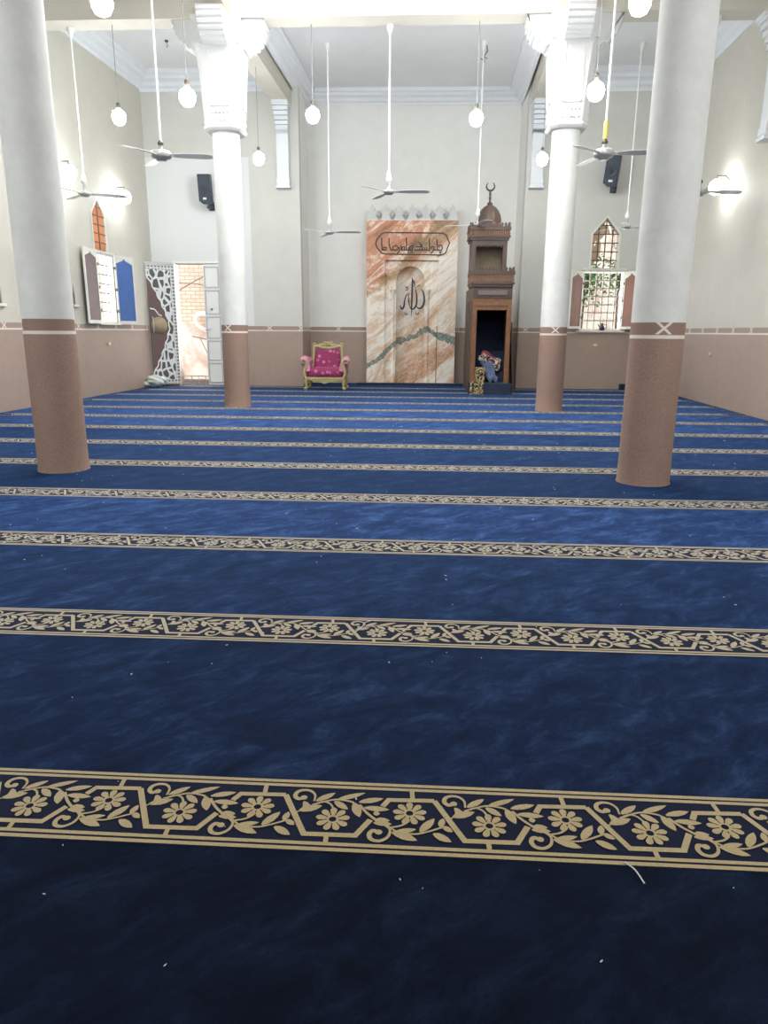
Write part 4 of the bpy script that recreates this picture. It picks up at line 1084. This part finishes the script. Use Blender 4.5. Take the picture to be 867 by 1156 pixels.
def shutter(parent, hinge_x, side, ang, w, z0, z1, panel, f=.06):
    """side +1 extends to +x when folded flat on the wall; ang degrees off the wall"""
    m = MB()
    def X(a): return a*side
    def bx(a, b, y0, y1, c, d, mi=0): m.box(min(X(a), X(b)), max(X(a), X(b)), y0, y1, c, d, mi)
    bx(0, f, -.035, 0, z0, z1); bx(w-f, w, -.035, 0, z0, z1); bx(f, w-f, -.035, 0, z0, z0+f+.03); bx(f, w-f, -.035, 0, z1-f, z1)
    # shaped head of the panel
    c = w/2
    for s2 in (0, 1):
        pl = [(f, z1-f), (f, z1-f-.14), (f+.06, z1-f-.12), (c-.05, z1-f-.06), (c, z1-f-.01), (c, z1-f)]
        pl = [((a if s2 == 0 else w-a)*side, b) for a, b in pl]; m.prism(pl, -.033, -.002)
    o = m.build('shutter', 'shutter_white', parent, (hinge_x, -.03, 0)); o.rotation_euler = (0, 0, -math.radians(ang)*side)
    m = MB(); m.box(min(X(f), X(w-f)), max(X(f), X(w-f)), -.026, -.01, z0+f, z1-f); m.build('shutter_panel', panel, o)
    m = MB(); 
    for zz in (z0+.3, z1-.3, (z0+z1)/2): m.box(-.02, .02, -.045, .01, zz-.03, zz+.03)
    m.build('hinge', 'hook', o)
    return o
# left wall
wl = rectwin('window_1', lwp(4.43, 0), LR, .86, 1.65, 3.21, 4, 7, 'white_wood', 'grille')
shutter(wl, -.43, -1, 7, .74, 1.63, 3.25, 'mauve', .045); shutter(wl, .43, 1, 15, .66, 1.63, 3.22, 'blue', .045)
archwin('window_2', lwp(4.35, 0), LR, .62, 3.25, 4.06, 4.40, 2, 6, 'white_wood', 'rust_grille', 'orange_glass', (), .022, .0)
for k, (s_, w_, a_, b_, c_) in enumerate(((2.975, .09, 2.02, 2.2, 2.47), (.37, .18, 1.95, 2.2, 2.36))):
    t = empty('window_%d' % (3+k), lwp(s_, 0), LR, kind='structure')
    MB().box(-w_/2-.06, w_/2+.06, -.05, .1, a_-.05, a_).build('window_sill', 'white_wood', t); MB().box(-w_/2, w_/2, .03, .05, a_, c_).build('glass_pane', 'screen_dark', t)
# right back wall
wr = rectwin('window_5', bwp(4.16, 0), TB, 1.12, 1.56, 3.10, 6, 7, 'white_wood', 'grille')
shutter(wr, -.56, -1, 48, .6, 1.6, 3.06, 'brown_panel', .035); shutter(wr, .56, 1, 62, .5, 1.6, 3.06, 'brown_panel', .035)
holes = [[(-.13, 3.45), (-.02, 3.45), (.05, 3.62), (.08, 3.78), (.04, 3.86), (-.02, 3.88), (-.03, 3.98), (-.08, 3.9), (-.14, 3.86), (-.1, 3.75)],
 [(-.05, 4.22), (.0, 4.36), (.1, 4.22), (.14, 4.12), (.16, 3.98), (.24, 3.92), (.2, 4.06), (.12, 4.0), (.08, 4.12), (.02, 4.24)],
 [(-.3, 3.66), (-.25, 3.72), (-.22, 3.84), (-.27, 3.8)], [(.2, 3.74), (.26, 3.7), (.24, 3.86)], [(.08, 3.44), (.12, 3.42), (.11, 3.46)]]
archwin('window_6', bwp(4.135, 0), TB, .73, 3.13, 4.0, 4.43, 4, 6, 'white_wood', 'rust_grille', 'dusty_glass', holes, .026, .03)
# dark jug on the sill
jg = empty('jug', bwp(4.20, -.0, 1.56), TB, 'dark metal jug standing on the sill of the right window', 'jug')
jg.location = bwp(4.20, -.04, 1.56); jg.scale = (.8, .8, .8)
MB().lathe([(.05, 0), (.085, .03), (.095, .09), (.07, .15), (.045, .19), (.06, .23)], 24).build('body', 'dark_plastic', jg)
MB().tube(crom([Vector((.07, 0, .19)), Vector((.14, 0, .18)), Vector((.15, 0, .1)), Vector((.09, 0, .06))], 5), .012, 8).build('handle', 'dark_plastic', jg)
MB().tube([(-.07, 0, .12), (-.14, 0, .2)], [.022, .014], 10).build('spout', 'dark_plastic', jg)

# wall sockets / fittings
def fitting(loc, rz, lab):
    t = empty('wall_socket', loc, rz, lab, 'socket', 'small brass coloured wall sockets')
    MB().rbox(-.06, .06, -.02, 0, -.04, .04, .008).build('plate', 'brass', t)
    MB().box(-.035, -.005, -.03, -.02, -.015, .02).box(.01, .035, -.03, -.02, -.015, .02).build('rocker_switch', 'white_metal', t)
fitting((*lwp(4.353, 0)[:2], 1.17), LR, 'small brass coloured socket on the brown dado below the left window')
p_ = bwp(4.07, 0, 1.17); fitting(p_, TB, 'small brass coloured socket on the brown dado below the right window')
fitting((XR, 16.3, 1.06), RR, 'small socket on the brown dado of the right wall')

# small dark thing at the foot of the wall by the right near column
o = MB().rbox(-.1, .1, -.08, .08, 0, .16, .02).build('small_box', 'navy', None, bwp(4.86, -.2), TB); tag(o, 'small dark box on the carpet at the back wall beside the right near column', 'box')

# ------------------------------------------------------------------ outside
tag(MB().box(-14, 14, 0, .3, -.2, 6.5).build('wall_outside', 'brick', None, bwp(0, 4.6), TB), kind='structure')
tag(MB().box(-22, 16, 1.9, 12, -.25, -.15).build('ground_outside', 'ground', None, (0, YB, 0), TB), kind='structure')
tag(MB().tube(crom([Vector(bwp(-8.6, 4.0, 2.7)), Vector(bwp(-7.9, 4.1, 3.1)), Vector(bwp(-7.0, 4.1, 3.5)), Vector(bwp(-6.0, 4.1, 4.0))], 6), .022, 6).build('outdoor_cable', 'cable'), 'sagging cable rising to the right outside the open door', 'cable', 'cables outside the door')
tag(MB().tube(crom([Vector(bwp(-8.6, 4.2, 3.0)), Vector(bwp(-7.9, 4.2, 2.95)), Vector(bwp(-7.0, 4.2, 2.7)), Vector(bwp(-6.0, 4.2, 2.5))], 6), .018, 6).build('outdoor_cable', 'cable'), 'thin cable falling to the right outside the open door', 'cable', 'cables outside the door')
m = MB()
for k in range(5):
    r = .42-.03*k; m.tube([(r*1.15*math.cos(2*PI*i/28), -.1-.045*k, r*.7*math.sin(2*PI*i/28)) for i in range(28)], .035, 8, closed=True)
tag(m.build('coiled_hose', 'pipe', None, bwp(-7.7, 4.4, 1.75), TB, rot=(0, .35, TB)), 'pale coiled hose hung on the brick wall outside the door', 'hose')
m = MB().tube([(0, 0, -.15), (0, 0, 1.2)], .025, 8).tube([(-.5, 0, 1.3), (0, 0, 1.2)], .02, 8).tube([(-.25, 0, 1.25), (0, 0, .7)], .015, 8)
tag(m.build('leaning_rods', 'cable', None, bwp(-7.6, 3.8), TB), 'thin metal rods standing outside the open door', 'rods')
# leafy branches outside the right window
def foliage(loc, rx, rz_, n, seed, lab):
    R_ = random.Random(seed); t = empty('shrub', loc, 0, lab, 'shrub', 'green shrubs outside the right window'); m = MB()
    for i in range(n):
        p = Vector((R_.gauss(0, rx*.45), R_.gauss(0, .25), R_.gauss(0, rz_*.45))); d = Vector((R_.uniform(-1, 1), R_.uniform(-1, 1), R_.uniform(-.6, .4))).normalized(); e = d.cross(Vector((R_.uniform(-1, 1), R_.uniform(-1, 1), 1))).normalized()
        L = R_.uniform(.08, .16); w = L*.28
        m.add([p, p+d*L*.5+e*w, p+d*L, p+d*L*.5-e*w], [(0, 1, 2, 3)])
    m.build('foliage', 'leaf', t); m = MB()
    for i in range(7): m.tube([(0, 0, -loc[2]-.1), (R_.uniform(-.1, .1), 0, -.5), (R_.uniform(-rx, rx)*.6, R_.uniform(-.2, .2), R_.uniform(-.2, rz_)*.6)], [.03, .02, .008], 6)
    m.build('stem', 'twig', t)
foliage(bwp(4.05, 1.9, 3.05), .62, .75, 1500, 1, 'green leafy shrub seen through the left half of the right window')
foliage(bwp(5.2, 2.1, 3.15), .42, .6, 800, 2, 'green leafy shrub seen through the right edge of the right window')

# ------------------------------------------------------------------ camera
f_px = 798.84; W_, H_ = 867, 1156
right = Vector((0.99653962, 0.08284316, 0.00676754)); up = Vector((-0.02703072, 0.24600922, 0.9688905)); fw = Vector((-0.07860108, 0.9657207, -0.24739724))
cam_d = bpy.data.cameras.new('camera'); cam = bpy.data.objects.new('camera', cam_d); COL.objects.link(cam)
mat = Matrix((( right.x, up.x, -fw.x, 0), (right.y, up.y, -fw.y, 0), (right.z, up.z, -fw.z, 1.5), (0, 0, 0, 1)))
cam.matrix_world = mat
cam_d.sensor_fit = 'VERTICAL'; cam_d.sensor_height = 36; cam_d.lens = 36*f_px/H_; cam_d.clip_start = .05; cam_d.clip_end = 200
sc.camera = cam

# ------------------------------------------------------------------ light
w = bpy.data.worlds.new('sky'); sc.world = w; w.use_nodes = True
bg = w.node_tree.nodes['Background']; bg.inputs[0].default_value = (.93, .96, 1, 1); bg.inputs[1].default_value = 1.9
def area(name, loc, rot, sx, sy, e, col=(1, 1, 1)):
    l = bpy.data.lights.new(name, 'AREA'); l.shape = 'RECTANGLE'; l.size = sx; l.size_y = sy; l.energy = e; l.color = col
    o = bpy.data.objects.new(name, l); COL.objects.link(o); o.location = loc; o.rotation_euler = rot; return o
area('lantern_daylight', ((LX0+LX1)/2, (LY0+LY1)/2, 9.5), (0, 0, 0), LX1-LX0-.1, LY1-LY0-.1, 480, (1, .98, .95))
area('front_fill', (-1, -4.1, 5.2), (math.radians(90), 0, 0), 7, 3.2, 150, (.97, .99, 1))  # unseen fill added behind the camera to brighten the column fronts
area('side_fill_left', (-8.3, 3.0, 3.6), (0, math.radians(-90), 0), 3.4, 4.5, 150, (.95, .98, 1))  # unseen pair of side fills, added to light both edges of the near columns
area('side_fill_right', (5.6, 3.0, 3.6), (0, math.radians(90), 0), 3.4, 4.5, 150, (.97, .99, 1))
# daylight from the left window, the right window and the open door
area('window_daylight_left', (*lwp(4.43, .28)[:2], 2.43), (0, math.radians(-90), LR-PI/2), 1.4,   .75, 25, (.95, .98, 1))
area('window_daylight_right', bwp(4.16, .28, 2.3), (math.radians(-90), 0, TB), 1.0, 1.4, 30, (.95, .98, 1))
area('door_daylight', bwp(-7.0, .5, 1.8), (math.radians(-90), 0, TB), .8, 2.8, 40, (1, .98, .95))

sc.view_settings.view_transform = 'Standard'; sc.view_settings.look = 'None'; sc.view_settings.gamma = 1
sc.view_settings.exposure = 0.68; sc.view_settings.use_curve_mapping = False
sc.cycles.use_denoising = True
sc.cycles.max_bounces = 8; sc.cycles.diffuse_bounces = 5; sc.cycles.transparent_max_bounces = 16
sc.cycles.sample_clamp_indirect = 6
